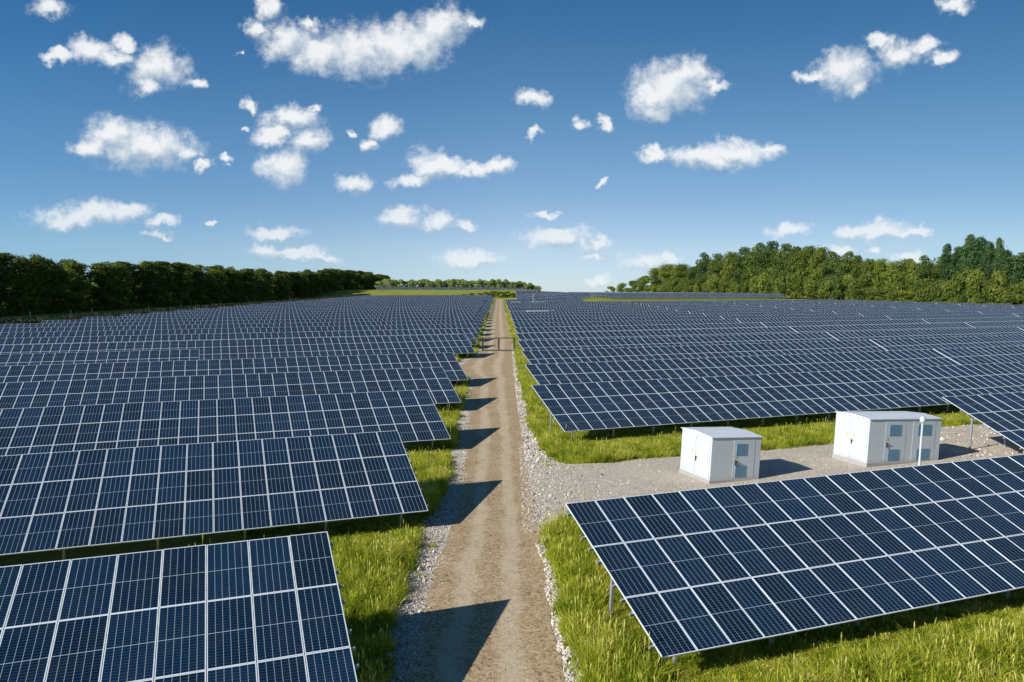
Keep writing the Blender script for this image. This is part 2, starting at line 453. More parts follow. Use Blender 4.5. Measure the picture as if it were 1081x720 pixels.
def rock_material():
    m, nt, N, L, b = mat('pale_stone')
    oi = N.new('ShaderNodeObjectInfo')
    r = ramp(N, [(0.0, (0.07, 0.06, 0.05)), (0.22, (0.34, 0.30, 0.24)), (0.6, (0.56, 0.50, 0.42)), (1.0, (0.76, 0.70, 0.61))])
    L.new(oi.outputs['Random'], r.inputs[0]); L.new(r.outputs[0], b.inputs['Base Color'])
    b.inputs['Roughness'].default_value = 0.9
    return m
def leaf_material(name, stops, trans=0.25, patch=False):
    m, nt, N, L, b = mat(name)
    at = N.new('ShaderNodeAttribute'); at.attribute_name = 'tint'
    oi = N.new('ShaderNodeObjectInfo')
    ad = N.new('ShaderNodeMath'); ad.operation = 'MULTIPLY_ADD'; ad.inputs[1].default_value = 0.45
    L.new(oi.outputs['Random'], ad.inputs[0]); 
    sc = N.new('ShaderNodeMath'); sc.operation = 'MULTIPLY'; sc.inputs[1].default_value = 0.55
    L.new(at.outputs['Fac'], sc.inputs[0]); L.new(sc.outputs[0], ad.inputs[2])
    fac = ad.outputs[0]
    if patch:                                    # drier and lusher patches of the meadow
        geo = N.new('ShaderNodeNewGeometry')
        pn = N.new('ShaderNodeTexNoise'); pn.inputs['Scale'].default_value = 0.55; pn.inputs['Detail'].default_value = 5; pn.inputs['Roughness'].default_value = 0.65
        L.new(geo.outputs['Position'], pn.inputs['Vector'])
        pm = N.new('ShaderNodeMapRange'); pm.inputs['From Min'].default_value = 0.3; pm.inputs['From Max'].default_value = 0.7
        pm.inputs['To Min'].default_value = -0.42; pm.inputs['To Max'].default_value = 0.36
        L.new(pn.outputs['Fac'], pm.inputs['Value'])
        pa = N.new('ShaderNodeMath'); pa.operation = 'ADD'; pa.use_clamp = True
        L.new(fac, pa.inputs[0]); L.new(pm.outputs[0], pa.inputs[1]); fac = pa.outputs[0]
    r = ramp(N, stops); L.new(fac, r.inputs[0])
    L.new(r.outputs[0], b.inputs['Base Color'])
    b.inputs['Roughness'].default_value = 0.6; b.inputs['Specular IOR Level'].default_value = 0.25
    tr = N.new('ShaderNodeBsdfTranslucent'); L.new(r.outputs[0], tr.inputs['Color'])
    mx = N.new('ShaderNodeMixShader'); mx.inputs[0].default_value = trans
    out = [n for n in N if n.type == 'OUTPUT_MATERIAL'][0]
    L.new(b.outputs[0], mx.inputs[1]); L.new(tr.outputs[0], mx.inputs[2]); L.new(mx.outputs[0], out.inputs['Surface'])
    return m
M_ROCK = rock_material()
M_GRASS = leaf_material('meadow_grass', [(0.0, (0.170, 0.245, 0.014)), (0.35, (0.350, 0.420, 0.024)), (0.65, (0.560, 0.570, 0.050)), (1.0, (0.740, 0.670, 0.200))], 0.52, patch=True)
M_LEAF_DARK = leaf_material('dark_oak_leaves', [(0.0, (0.060, 0.110, 0.022)), (0.5, (0.170, 0.225, 0.038)), (1.0, (0.330, 0.350, 0.065))], 0.50)
M_LEAF_MID = leaf_material('mid_green_leaves', [(0.0, (0.055, 0.100, 0.018)), (0.5, (0.130, 0.180, 0.028)), (1.0, (0.240, 0.270, 0.045))], 0.40)
M_LEAF_YEL = leaf_material('yellow_green_leaves', [(0.0, (0.090, 0.135, 0.018)), (0.5, (0.190, 0.250, 0.032)), (1.0, (0.310, 0.340, 0.060))], 0.40)
M_LEAF_DEEP = leaf_material('deep_green_leaves', [(0.0, (0.022, 0.062, 0.022)), (0.5, (0.055, 0.110, 0.032)), (1.0, (0.115, 0.165, 0.045))], 0.18)
M_LEAF_RIGHT = leaf_material('full_green_leaves', [(0.0, (0.036, 0.074, 0.016)), (0.5, (0.085, 0.140, 0.028)), (1.0, (0.185, 0.230, 0.045))], 0.36)
M_SCRUB_SHADED = leaf_material('shaded_scrub_leaves', [(0.0, (0.012, 0.020, 0.008)), (0.5, (0.028, 0.038, 0.014)), (1.0, (0.060, 0.066, 0.025))], 0.15)  # near-black because the shade of the scrub band is put into the leaf colour
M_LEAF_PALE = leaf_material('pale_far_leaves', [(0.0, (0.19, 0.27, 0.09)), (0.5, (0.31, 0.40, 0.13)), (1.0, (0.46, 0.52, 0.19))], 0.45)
M_BARK = simple('grey_bark', (0.12, 0.10, 0.08), 0.9, 0, 0.5, 6, 0.3)

# ------------------------------------------------------------------ terrain
def sstep(a, b, t):
    t = np.clip((t - a) / (b - a), 0, 1); return t * t * (3 - 2 * t)
def tz(y):
    k = 12.0
    t = (np.minimum(y, 760) - 70) / k
    return 0.0132 * k * np.logaddexp(0, t)
def Z(x, y):
    x = np.asarray(x, float); y = np.asarray(y, float)
    base = tz(y)
    hill = 5.2 * sstep(548, 690, y) * (1 - sstep(8, 70, x)) * (1 - 0.8 * sstep(900, 1400, y))
    yy = y - 0.384 * x
    plateau = 6.9 + 0.005 * (np.minimum(yy, 700) - 345)
    k = sstep(20, 46, x) * sstep(322, 347, yy)
    return (base + hill) * (1 - k) + plateau * k
YS = np.concatenate([np.arange(-60, 0, 6), np.arange(0, 60, 0.5), np.arange(60, 140, 1.0), np.arange(140, 320, 4.0), np.arange(320, 420, 4), np.arange(420, 1000, 10), np.array([1000, 1100, 1250, 1500, 2000, 3000, 5000, 9000])])
XS = np.concatenate([[-7000, -3000, -1200, -600, -400], np.arange(-300, -20, 10), np.arange(-20, 60, 4), np.arange(60, 340, 8), [360, 500, 800, 1500, 3000, 7000]])
def sheet(name, xs, ys, m):
    X, Y = np.meshgrid(xs, ys)
    V = np.stack([X, Y, Z(X, Y)], -1).reshape(-1, 3)
    nx, ny = len(xs), len(ys)
    i, j = np.meshgrid(np.arange(nx - 1), np.arange(ny - 1))
    b = (j * nx + i).ravel()
    F = np.stack([b, b + 1, b + nx + 1, b + nx], 1)
    return link(name, mesh_np(name, V, F, mats=[m], smooth=True))
tag(sheet('ground', XS, YS, M_GROUND), kind='structure')

# smooth value noise along a line, for ragged edges
def wob(t, seed, amp, scale):
    r = np.random.default_rng(seed); K = r.uniform(-1, 1, 4096)
    out = np.zeros_like(t, dtype=float)
    for o in range(4):
        s = t / (scale / 2 ** o) + 1000; i = np.floor(s).astype(int); f = s - i; f = f * f * (3 - 2 * f)
        out += amp / 1.6 ** o * (K[i % 4096] * (1 - f) + K[(i + 1) % 4096] * f)
    return out
def curve(pts):
    a = np.array(pts, float)
    return lambda y: np.interp(y, a[:, 0], a[:, 1])
ROAD_L = curve([(-60, -2.5), (20, -2.6), (25, -2.75), (34.7, -2.4), (43, -2.7), (62, -3.5), (72, -3.9), (85, -4.3), (90, -5.5), (98, -6.8), (106, -6.0), (112, -4.9), (150, -5.4), (213, -6.6), (284, -7.9), (400, -9.8), (560, -12.5)])
ROAD_R = curve([(-60, 1.7), (19, 1.34), (29, 1.12), (43, 0.85), (66, 0.46), (85, 0.33), (107, 0.1), (150, -0.2), (213, -1.4), (284, -2.6), (400, -4.2), (560, -6.4)])
def strip(name, left, right, y0, y1, m, lift, nx=8, seed=1, amp=(0.12, 0.12), kind='structure'):
    ys = YS[(YS >= y0) & (YS <= y1)]
    l = left(ys) + wob(ys, seed, amp[0], 2.2); r = right(ys) + wob(ys, seed + 1, amp[1], 2.2)
    t = np.linspace(0, 1, nx)
    X = l[:, None] * (1 - t) + r[:, None] * t
    Y = np.repeat(ys[:, None], nx, 1)
    # exactly on the ground sheet's own facets, lifted
    zc = Z(np.zeros_like(ys), ys)
    V = np.stack([X, Y, np.repeat(zc[:, None], nx, 1) + lift], -1).reshape(-1, 3)
    n = len(ys)
    i, j = np.meshgrid(np.arange(nx - 1), np.arange(n - 1)); b = (j * nx + i).ravel()
    F = np.stack([b, b + 1, b + nx + 1, b + nx], 1)
    uvv = np.stack([np.repeat(t[None, :], n, 0), Y * 0.2], -1).reshape(-1, 2)
    o = link(name, mesh_np(name, V, F, uv=uvv[F.ravel()], mats=[m], smooth=True))
    return tag(o, kind=kind)
G_OUT = curve([(-60, -3.3), (19, -3.3), (24, -3.65), (34, -3.6), (40, -3.4), (62, -4.2), (72, -4.3), (85, -4.7), (90, -6.5), (98, -8.5), (106, -7.0), (112, -5.4), (150, -5.9), (284, -8.4), (400, -10.2)])
STONE_R = curve([(-60, 2.2), (19, 1.82), (22.6, 1.62), (27.4, 1.42), (30.5, 1.3)])
STONE_R2 = curve([(45, 2.2), (50, 1.85), (54, 1.6), (78, 1.15), (110, 0.75), (200, -0.7), (284, -2.2)])
strip('gravel_verge', G_OUT, lambda y: ROAD_L(y) + 0.25, -20, 400, M_GRAVEL, 0.020, 5, 3)
strip('stone_verge', lambda y: ROAD_R(y) - 0.25, STONE_R, -20, 31, M_GRAVEL, 0.020, 5, 9)
strip('stone_edge', lambda y: ROAD_R(y) - 0.25, STONE_R2, 44.5, 284, M_GRAVEL, 0.020, 5, 13)
strip('road', ROAD_L, ROAD_R, -40, 556, M_ROAD, 0.034, 10, 21)
# gravel pad round the two cabins, running along the array rows
PAD_LO = curve([(-0.2, 29.6), (1.3, 30.3), (2.4, 32.2), (6, 32.8), (12, 34), (30, 40.5), (70, 56)])
PAD_HI = curve([(-0.2, 51), (0.9, 48.5), (2.2, 45.7), (2.9, 43.0), (5, 43.4), (8.3, 44.6), (15.2, 46.5), (20.6, 49.1), (31, 55.0), (70, 70.5)])
def pad():
    xs = np.arange(0.6, 62, 0.5)
    lo = PAD_LO(xs) + wob(xs, 31, 0.2, 3); hi = PAD_HI(xs) + wob(xs, 33, 0.22, 3)
    n = 14; t = np.linspace(0, 1, n)
    Y = lo[:, None] * (1 - t) + hi[:, None] * t
    X = np.repeat(xs[:, None], n, 1)
    X = X + wob(Y.ravel(), 35, 0.28, 2.4).reshape(Y.shape) * np.clip(1 - (X - 0.6) / 3, 0, 1)
    V = np.stack([X, Y, Z(X, Y) + 0.027], -1).reshape(-1, 3)
    i, j = np.meshgrid(np.arange(n - 1), np.arange(len(xs) - 1)); b = (j * n + i).ravel()
    F = np.stack([b, b + n, b + n + 1, b + 1], 1)
    tag(link('gravel_pad', mesh_np('gravel_pad', V, F, mats=[M_PAD], smooth=True)), kind='structure')
pad()
# cross track at the far end of the road and the one between the two right-hand fields
def cross_track(name, x0, x1, yy, wdt):
    xs = np.arange(x0, x1, 2.0)
    t = np.linspace(-0.5, 0.5, 5)
    X = np.repeat(xs[:, None], 5, 1); Y = yy + 0.384 * X + t[None, :] * wdt
    V = np.stack([X, Y, Z(X, Y) + 0.06], -1).reshape(-1, 3)
    i, j = np.meshgrid(np.arange(4), np.arange(len(xs) - 1)); b = (j * 5 + i).ravel()
    F = np.stack([b, b + 5, b + 6, b + 1], 1)
    tag(link(name, mesh_np(name, V, F, mats=[M_PAD], smooth=True)), kind='structure')
cross_track('gravel_track', -5, 8, 552, 9)

# ------------------------------------------------------------------ solar arrays
AZ = math.radians(20.99); TILT = math.radians(22.93)
PW, PL = 1.003, 2.019           # module
CW, CL = 1.02, 2.027            # module pitch
TH = 0.035
U = np.array([math.cos(AZ), math.sin(AZ)]); VH = np.array([-math.sin(AZ), math.cos(AZ)])
LOW = 0.78                      # height of the low edge
LEANX = 0.045                   # posts are plumb, the hillside is not
def module_arrays():
    a, l, b = PW, PL, 0.020
    be = 0.026
    P = [(0,0,TH),(a,0,TH),(a,l,TH),(0,l,TH), (b,be,TH),(a-b,be,TH),(a-b,l-be,TH),(b,l-be,TH),
         (b,be,TH-.004),(a-b,be,TH-.004),(a-b,l-be,TH-.004),(b,l-be,TH-.004), (0,0,0),(a,0,0),(a,l,0),(0,l,0)]
    F = [(0,1,5,4),(1,2,6,5),(2,3,7,6),(3,0,4,7), (4,5,9,8),(5,6,10,9),(6,7,11,10),(7,4,8,11), (12,13,1,0),(13,14,2,1),(14,15,3,2),(15,12,0,3), (15,14,13,12), (8,9,10,11)]
    mi = [0]*12 + [2, 1]
    uv = np.zeros((14, 4, 2)); uv[13] = [(0,0),(1,0),(1,1),(0,1)]
    return np.array(P, float), np.array(F), np.array(mi), uv
MP, MF, MMI, MUV = module_arrays()
def modules_mesh(name, cells):
    """one mesh of the modules at (column, row) cells, in the table's own plane"""
    cells = np.array(cells, float); n = len(cells)
    off = np.stack([cells[:, 0] * CW, cells[:, 1] * CL, np.zeros(n)], 1)
    V = (MP[None] + off[:, None]).reshape(-1, 3)
    F = (MF[None] + (np.arange(n) * len(MP))[:, None, None]).reshape(-1, 4)
    uv = np.repeat(MUV[None], n, 0).copy()
    uv[:, 13, :, 0] = uv[:, 13, :, 0] * 0.9998 + 0.0001 + cells[:, 0][:, None]
    uv[:, 13, :, 1] = uv[:, 13, :, 1] * 0.9998 + 0.0001 + cells[:, 1][:, None]
    return mesh_np(name, V, F, uv=uv.reshape(-1, 2), mats=[M_FRAME, M_GLASS, M_BACK], mi=np.tile(MMI, n))
ONE = modules_mesh('solar_panel', [(0, 0)])
def post_mesh(bot, top):
    mb = MB()
    d = Vector(top) - Vector(bot); w_, f_ = 0.10, 0.07
    R = Vector((0, 0, 1)).rotation_difference(d.normalized()).to_matrix()
    c = (Vector(bot) + Vector(top)) / 2
    # a C section: web and two flanges, in world axes turned along the row
    Ry = Matrix.Rotation(AZ, 3, 'Z')
    for (ox, oy, sx, sy) in ((0, 0, 0.012, w_), (f_ / 2 + .006, w_ / 2 - .006, f_, 0.012), (f_ / 2 + .006, -w_ / 2 + .006, f_, 0.012)):
        o = Ry @ Vector((ox, oy, 0))
        mb.box(tuple(c + o), (sx, sy, d.length), R @ Ry)
    return mb
def array_table(name, x0, y0, ncol, label, group, n_ind=0, posts_ind=0, rev=False, cat='solar array', posts_all=True, far=False, cover=False):
    """x0, y0: ground point under the low corner at the table's left end (right end when rev)."""
    length = ncol * CW
    if rev:
        x1, y1 = x0, y0; x0, y0 = x0 - U[0] * length, y0 - U[1] * length
    else:
        x1, y1 = x0 + U[0] * length, y0 + U[1] * length
    za = float(Z(x0, y0)) + LOW; zb = float(Z(x1, y1)) + LOW
    u3 = Vector((x1 - x0, y1 - y0, zb - za)).normalized()
    v3 = Vector((VH[0] * math.cos(TILT), VH[1] * math.cos(TILT), math.sin(TILT)))
    v3 = (v3 - u3 * v3.dot(u3)).normalized()
    n3 = u3.cross(v3)
    if rev: ex, ey = x1, y1
    else: ex, ey = x0, y0
    root = empty(name, (ex, ey, float(Z(ex, ey))))
    tag(root, label, cat, group)
    Mw = Matrix(((u3.x, v3.x, n3.x, x0), (u3.y, v3.y, n3.y, y0), (u3.z, v3.z, n3.z, za), (0, 0, 0, 1)))
    inv = Matrix.Translation(-Vector(root.location))
    Ml = inv @ Mw
    cols = list(range(ncol)); order = cols[::-1] if rev else cols
    ind, rest = order[:n_ind], order[n_ind:]
    for c in ind:
        for r in range(3):
            o = link('solar_panel', ONE, root)
            jit = Matrix.Rotation(random.gauss(0, 0.0016), 4, 'X') @ Matrix.Rotation(random.gauss(0, 0.0016), 4, 'Y')
            o.matrix_local = Ml @ Matrix.Translation((c * CW, r * CL, random.uniform(0, 0.006))) @ jit
    if rest:
        me = modules_mesh('solar_panel', [(c, r) for c in rest for r in range(3)])
        o = link('solar_panel' if n_ind else 'panel_grid', me, root)
        o.matrix_local = Ml
        if n_ind: o['kind'] = 'stuff'
    # purlins under the modules, two per module plus added joint strips, sticking out a little at the ends
    S3 = 3 * CL
    def rail(mb, s):
        mb.box((length / 2 - 0.01, s, -0.045), (length + 0.20, 0.06, 0.085))
    rails = [0.42, 1.52, 2.023, 2.55, 3.50, 4.050, 4.55, 5.64]  # the pair under the module joints is added to stop sunlight streaking through
    if n_ind:
        mb = MB(); rail(mb, rails[0]); ro = mb.build('rail', M_STEEL, root); ro.matrix_local = Ml
        for s in rails[1:]:
            o = link('rail', ro.data, root); o.matrix_local = Ml @ Matrix.Translation((0, s - rails[0], 0))
    if cover:                                   # pale strip closing the joint to the next table
        mb = MB(); mb.box((length + 0.06, S3 / 2, TH + 0.012), (0.17, S3 + 0.02, 0.02)); co = mb.build('joint_cover', M_FRAME, root); co.matrix_local = Ml
    # posts in pairs, front and rear
    step = 3.06 if not far else 9.18
    ks = np.arange(0.95, length - 0.3, step)
    if rev: ks = length - ks
    rest_mb = MB()
    rl = Vector(root.location)
    for i, s in enumerate(ks):
        for t, tall in ((0.93, 0), (4.55, 1)):
            top = Mw @ Vector((s, t, -0.10))
            gx, gy = top.x - LEANX * (LOW + t * math.sin(TILT)), top.y
            bot = Vector((gx, gy, float(Z(gx, gy)) - 0.25))
            mb = post_mesh(bot - rl, top - rl) if i < posts_ind else None
            if mb: mb.build('post', M_STEEL, root)
            elif far: rest_mb.box(tuple((bot + top) / 2 - rl), (0.1, 0.1, (top - bot).length))
            else:
                q = post_mesh(bot - rl, top - rl); b = len(rest_mb.v)
                rest_mb.v += q.v; rest_mb.f += [[b + k for k in f] for f in q.f]; rest_mb.m += q.m
        # sloping beam between the pair
        a = Mw @ Vector((s, 0.15, -0.13)) - rl; b = Mw @ Vector((s, S3 - 0.15, -0.13)) - rl
        if i < posts_ind:
            bm_ = MB(); bm_.tube([a, b], 0.05, 4); bm_.build('beam', M_STEEL, root)
        elif not far:
            rest_mb.tube([a, b], 0.05, 4)
    if rest_mb.v and posts_all:
        o = rest_mb.build('post' if posts_ind else 'support_frame', M_STEEL, root)
        if posts_ind: o['kind'] = 'stuff'
    return root

ORD = ['first','second','third','fourth','fifth','sixth','seventh','eighth','ninth','tenth','eleventh','twelfth','thirteenth','fourteenth','fifteenth','sixteenth','seventeenth','eighteenth','nineteenth','twentieth','twenty-first','twenty-second','twenty-third','twenty-fourth','twenty-fifth','twenty-sixth','twenty-seventh','twenty-eighth','twenty-ninth','thirtieth','thirty-first','thirty-second','thirty-third','thirty-fourth','thirty-fifth','thirty-sixth','thirty-seventh','thirty-eighth']
LEFT_END = curve([(15.3, -3.0), (30.9, -3.4), (46, -3.7), (62, -4.1), (77.5, -4.4), (109, -5.15), (209, -7.3), (359, -9.8), (560, -13.0)])
GL = 'solar panel rows on the left side of the dirt road'
for k in range(34):
    y = 15.37 + 15.55 * k
    x = float(LEFT_END(y))
    far_x = -95.0
    ncol = int((x - far_x) / U[0] / CW)
    lab = '%s solar panel row from the front on the left of the dirt road' % ORD[k]
    if k == 0:
        lab = 'nearest solar panel row in the lower left corner, large navy modules in white frames'
        ncol = 26
    if k == 1: ncol = 44
    if k == 2: ncol = 62
    if k == 5:
        x, y = -33.5, y - 0.384 * (33.5 - 4.8)
        ncol = int((x - far_x) / U[0] / CW)
        lab = 'shortened solar panel row on the left whose right end stops far short of the road'
    ni = [14, 20, 26, 30, 33, 33, 33, 33, 33, 33][k] if k < 10 else 0
    array_table('solar_array', x, y, ncol, lab, GL, n_ind=ni, posts_ind=[3, 4, 4, 4, 3, 0, 2, 2, 0, 0][k] if k < 10 else 0, rev=True, far=k >= 10)

def right_limit(y0):
    """where a right-hand row meets the wood, or leaves the view"""
    bx = np.array([86, 156, 198, 235.0, 300]); by = np.array([700, 397, 298, 200, 60.0])
    best = 0
    for x in np.arange(0, 300, 0.5):
        y = y0 + 0.384 * x
        xb = np.interp(y, by[::-1], bx[::-1])
        if x > xb - 6 or x > 0.70 * y + 14: break
        best = x
    return best
GR = 'solar panel rows on the right side of the dirt road'
R_START = curve([(18.2, 3.65), (33.5, 3.5), (48.6, 3.38), (64.5, 3.17), (79.8, 3.05), (94.5, 2.7), (110, 2.53), (135, 2.3), (220, 0.95), (357, -1.2), (420, -2)])
SEC = ['section beside the road', 'its second section', 'its third section', 'its fourth section', 'its fifth section', 'its sixth section']
for k in range(23):
    y0 = 18.2 + 15.33 * k
    if k == 1: y0 = 33.1 - 0.15
    xs_ = float(R_START(y0))
    ybase = y0 - 0.384 * xs_           # y of the row's low edge where x = 0
    lim = right_limit(ybase)
    if k >= 20: lim = 34
    edges = [xs_] + [e for e in (50.7, 90.0, 129.2, 168.4, 207.6) if e < lim - 4] + [lim]
    if k == 0: edges = [xs_, lim + 8]
    if k == 1: edges = [28.94, lim + 8]
    if k == 2: edges = [xs_, lim + 4]
    if 13 <= k <= 13: edges[0] = 14.0
    for s in range(len(edges) - 1):
        a, b = edges[s], edges[s + 1]
        if s: a = end + 0.15
        ncol = int((b - a - (0.16 if s < len(edges) - 2 else 0)) / U[0] / CW)
        if ncol < 2: continue
        end = a + ncol * CW * U[0]
        if k == 0: lab = 'nearest solar panel row at lower right, slanting in front of the white cabins'
        elif k == 1: lab = 'solar panel row starting right of the larger white cabin on tall bare posts'
        elif k == 2: lab = 'long solar panel row directly behind the two white cabins and their grass strip'
        else:
            lab = '%s panel row back on the right of the road' % ORD[k]
            lab += ', ' + (SEC[s] if len(edges) > 2 else 'short row near the road')
        if k == 0: ni, pi = 22, 3
        elif k == 1: ni, pi = 14, 3
        elif k == 2: ni, pi = 33, 5
        elif k <= 9: ni, pi = (33 if s == 0 else (20 if s == 1 and k <= 6 else 0)), (2 if s == 0 and k < 7 else 0)
        else: ni, pi = 0, 0
        array_table('solar_array', a, ybase + 0.384 * a, ncol, lab, GR, n_ind=ni, posts_ind=pi, far=(k >= 8), cover=s < len(edges) - 2)
# the higher field beyond the grass strip on the right
GU = 'solar panel rows of the far upper field at right'
j = 0
for k in range(18):
    yb = 353 + 15.33 * k
    lim = right_limit(yb)
    if lim > 60:
        n = int((lim - 48) / U[0] / CW)
        array_table('solar_array', 48.0, yb + 0.384 * 48, n, '%s panel row of the far field beyond the grass strip' % ORD[k], GU, far=True, posts_ind=14 if k < 5 else 0)
    if 392 <= yb:
        array_table('solar_array', 4.5, yb + 0.384 * 4.5, 40, '%s short panel row past the far end of the road, right of it' % ORD[j], 'short panel rows past the end of the road', far=True); j += 1
# lone row on the rise in front of the far wood
array_table('solar_array', -118.0, 672.0, 150, 'thin distant panel row along the rise below the far line of trees', 'distant panel row on the rise', far=True)

# ------------------------------------------------------------------ cabins
def cabin(loc, lu, lv, h, label, group, vents, front_handles, far=False, lean=True):
    root = empty('transformer_cabin', (loc[0], loc[1], float(Z(loc[0], loc[1]))))
    root.rotation_mode = 'QUATERNION'
    root.rotation_quaternion = (Matrix.Rotation(math.radians(3.0 if lean else 0), 4, 'Y') @ Matrix.Rotation(math.radians(20), 4, 'Z')).to_quaternion()
    tag(root, label, 'cabin', group)
    mb = MB(); mb.box((0, 0, -0.10), (lu + 0.06, lv + 0.06, 0.44)); mb.build('plinth', M_CONC, root)
    mb = MB(); z0 = 0.121
    mb.box((0, 0, z0 + (h - z0) / 2), (lu, lv, h - z0), bev=0.015)
    # pressed ribs of the wall sheets
    for i in range(int(lu / 0.6)):
        x = -lu / 2 + 0.6 * (i + 0.5) + 0.02
        if x < lu / 2 - 0.1:
            for sg in (-1, 1): mb.box((x, sg * lv / 2, (h + z0) / 2), (0.012, 0.004, h - z0 - 0.06))
    for i in range(int(lv / 0.3)):
        y = -lv / 2 + 0.3 * (i + 0.5) + 0.02
        if y < lv / 2 - 0.1: mb.box((lu / 2, y, (h + z0) / 2), (0.008, 0.02, h - z0 - 0.06))
    mb.build('body', M_WHITE, root)
    # low gabled roof with a small overhang and a drip edge; the ridge runs along the cabin
    mb = MB(); o = 0.06; a, b = lu / 2 + o, lv / 2 + o; e, rz, t = h + 0.003, h + 0.10, 0.035
    A = [(-a, -b, e), (a, -b, e), (a, b, e), (-a, b, e)]
    B = [(-a, -b, e + t), (a, -b, e + t), (a, b, e + t), (-a, b, e + t), (-a, 0, rz + t), (a, 0, rz + t)]
    mb.poly(A[::-1])
    mb.poly([A[0], A[1], B[1], B[0]]); mb.poly([A[2], A[3], B[3], B[2]])
    mb.poly([A[1], A[2], B[2], B[5], B[1]]); mb.poly([A[3], A[0], B[0], B[4], B[3]])
    mb.poly([B[0], B[1], B[5], B[4]]); mb.poly([B[4], B[5], B[2], B[3]])
    mb.build('roof', M_ROOF, root)
    if far: return root
    # double door in the left end, handle and warning sign on it
    for sg in (-1, 1):
        mb = MB(); mb.box((-lu / 2 - 0.012, sg * (lv * 0.235), z0 + (h - 0.22) / 2 + 0.05), (0.024, lv * 0.455, h - 0.30), bev=0.004)
        for zz in (0.33, 0.66): mb.box((-lu / 2 - 0.026, sg * lv * 0.235, h * zz), (0.006, lv * 0.40, 0.015))
        d = mb.build('door', M_WHITE, root)
        mb = MB()
        if sg < 0:
            mb.box((-lu / 2 - 0.045, -0.10, h * 0.44), (0.04, 0.05, 0.26)); mb.box((-lu / 2 - 0.07, -0.14, h * 0.47), (0.03, 0.14, 0.04))
            mb.build('handle', M_BLACK, d)
        mb = MB(); zc = h * 0.585; yc = sg * 0.24
        q = 0.085
        mb.poly([(-lu / 2 - 0.029, yc + q, zc - q * .8), (-lu / 2 - 0.029, yc - q, zc - q * .8), (-lu / 2 - 0.029, yc, zc + q)])
        mb.poly([(-lu / 2 - 0.0255, yc + q, zc - q * .8), (-lu / 2 - 0.0255, yc, zc + q), (-lu / 2 - 0.0255, yc - q, zc - q * .8)])
        mb.build('warning_sign', M_YELLOW, d)
        mb = MB()                                   # lightning bolt on the sign
        X = -lu / 2 - 0.032
        mb.poly([(X, yc + .012, zc + .055), (X, yc + .022, zc - .02), (X, yc - .002, zc - .01), (X, yc - .012, zc + .055)][::-1])
        mb.poly([(X, yc + .008, zc - .012), (X, yc - .004, zc - .075), (X, yc - .022, zc - .002)])
        mb.build('bolt_mark', M_BLACK, d)
    # doors, vents and handles of the front
    xs = front_handles
    for di, (c, wd) in enumerate(xs):
        xc = -lu / 2 + lu * c
        mb = MB(); mb.box((xc, -lv / 2 - 0.004, z0 + (h - 0.22) / 2 + 0.05), (wd, 0.012, h - 0.30), bev=0.003)
        d = mb.build('door', M_WHITE, root)
        if di: continue
        hx = xc - wd / 2 + 0.14
        mb = MB(); mb.box((hx, -lv / 2 - 0.045, h * 0.44), (0.05, 0.04, 0.26)); mb.box((hx + 0.05, -lv / 2 - 0.07, h * 0.47), (0.14, 0.03, 0.04))
        mb.build('handle', M_BLACK, d)
        mb = MB(); q = 0.085; zc = h * 0.58; Yc = -lv / 2 - 0.029
        mb.poly([(hx - q, Yc, zc - q * .8), (hx + q, Yc, zc - q * .8), (hx, Yc, zc + q)])
        mb.poly([(hx - q, Yc + .003, zc - q * .8), (hx, Yc + .003, zc + q), (hx + q, Yc + .003, zc - q * .8)])
        mb.build('warning_sign', M_YELLOW, d)
    for (c, wd, zl, zh) in vents:
        xc = -lu / 2 + lu * c; Yb = -lv / 2 - 0.02
        mb = MB(); hh = (zh - zl) * h; zc = (zh + zl) / 2 * h
        mb.box((xc, Yb, zc), (wd, 0.018, hh))
        for i in range(int(hh / 0.07)):
            mb.box((xc, Yb - 0.010, zc - hh / 2 + 0.04 + 0.07 * i), (wd - 0.05, 0.012, 0.012), R=Matrix.Rotation(0.6, 3, 'X'))
        for sg in (-1, 1): mb.box((xc + sg * (wd / 2 - .012), Yb - 0.008, zc), (0.024, 0.012, hh))
        mb.build('vent', M_VENT, root)
    return root
GC = 'white equipment cabins on the gravel pad'
CU = np.array([math.cos(math.radians(20)), math.sin(math.radians(20))]); CVH = np.array([-CU[1], CU[0]])
B1 = np.array([9.98, 38.45]); lu1, lv1 = 3.0, 2.75
c1 = B1 + CU * lu1 / 2 + CVH * lv1 / 2
cabin(c1, lu1, lv1, 2.32, 'smaller white metal cabin with double door, left of the two on the gravel pad', GC,
      [(0.60, 0.62, 0.60, 0.86), (0.60, 0.62, 0.12, 0.38)], [(0.66, 1.3)])
B2 = np.array([19.65, 42.2]); lu2, lv2 = 5.3, 2.55
c2 = B2 + CU * lu2 / 2 + CVH * lv2 / 2
cabin(c2, lu2, lv2, 2.58, 'larger long white metal cabin with four blue-grey vents, right of the two', GC,
      [(0.35, 0.80, 0.64, 0.88), (0.76, 0.98, 0.64, 0.88), (0.35, 0.80, 0.10, 0.34), (0.76, 0.98, 0.10, 0.34)], [(0.36, 1.5), (0.76, 1.7)])
GF = 'distant white cabins standing among the right-hand panel rows'
for (x, y, lu_, lab) in ((7.3, 221.5, 6.3, 'nearest of the distant white cabins, its roof showing over the panel rows'),
                         (11.6, 333, 6.8, 'distant white cabin roof beside the thin mast, farther up the field'),
                         (1.5, 331, 4.3, 'small distant white cabin roof next to the far road edge')):
    cabin((x, y), lu_, 2.6, 2.75, lab, GF, [], [], far=True, lean=False)

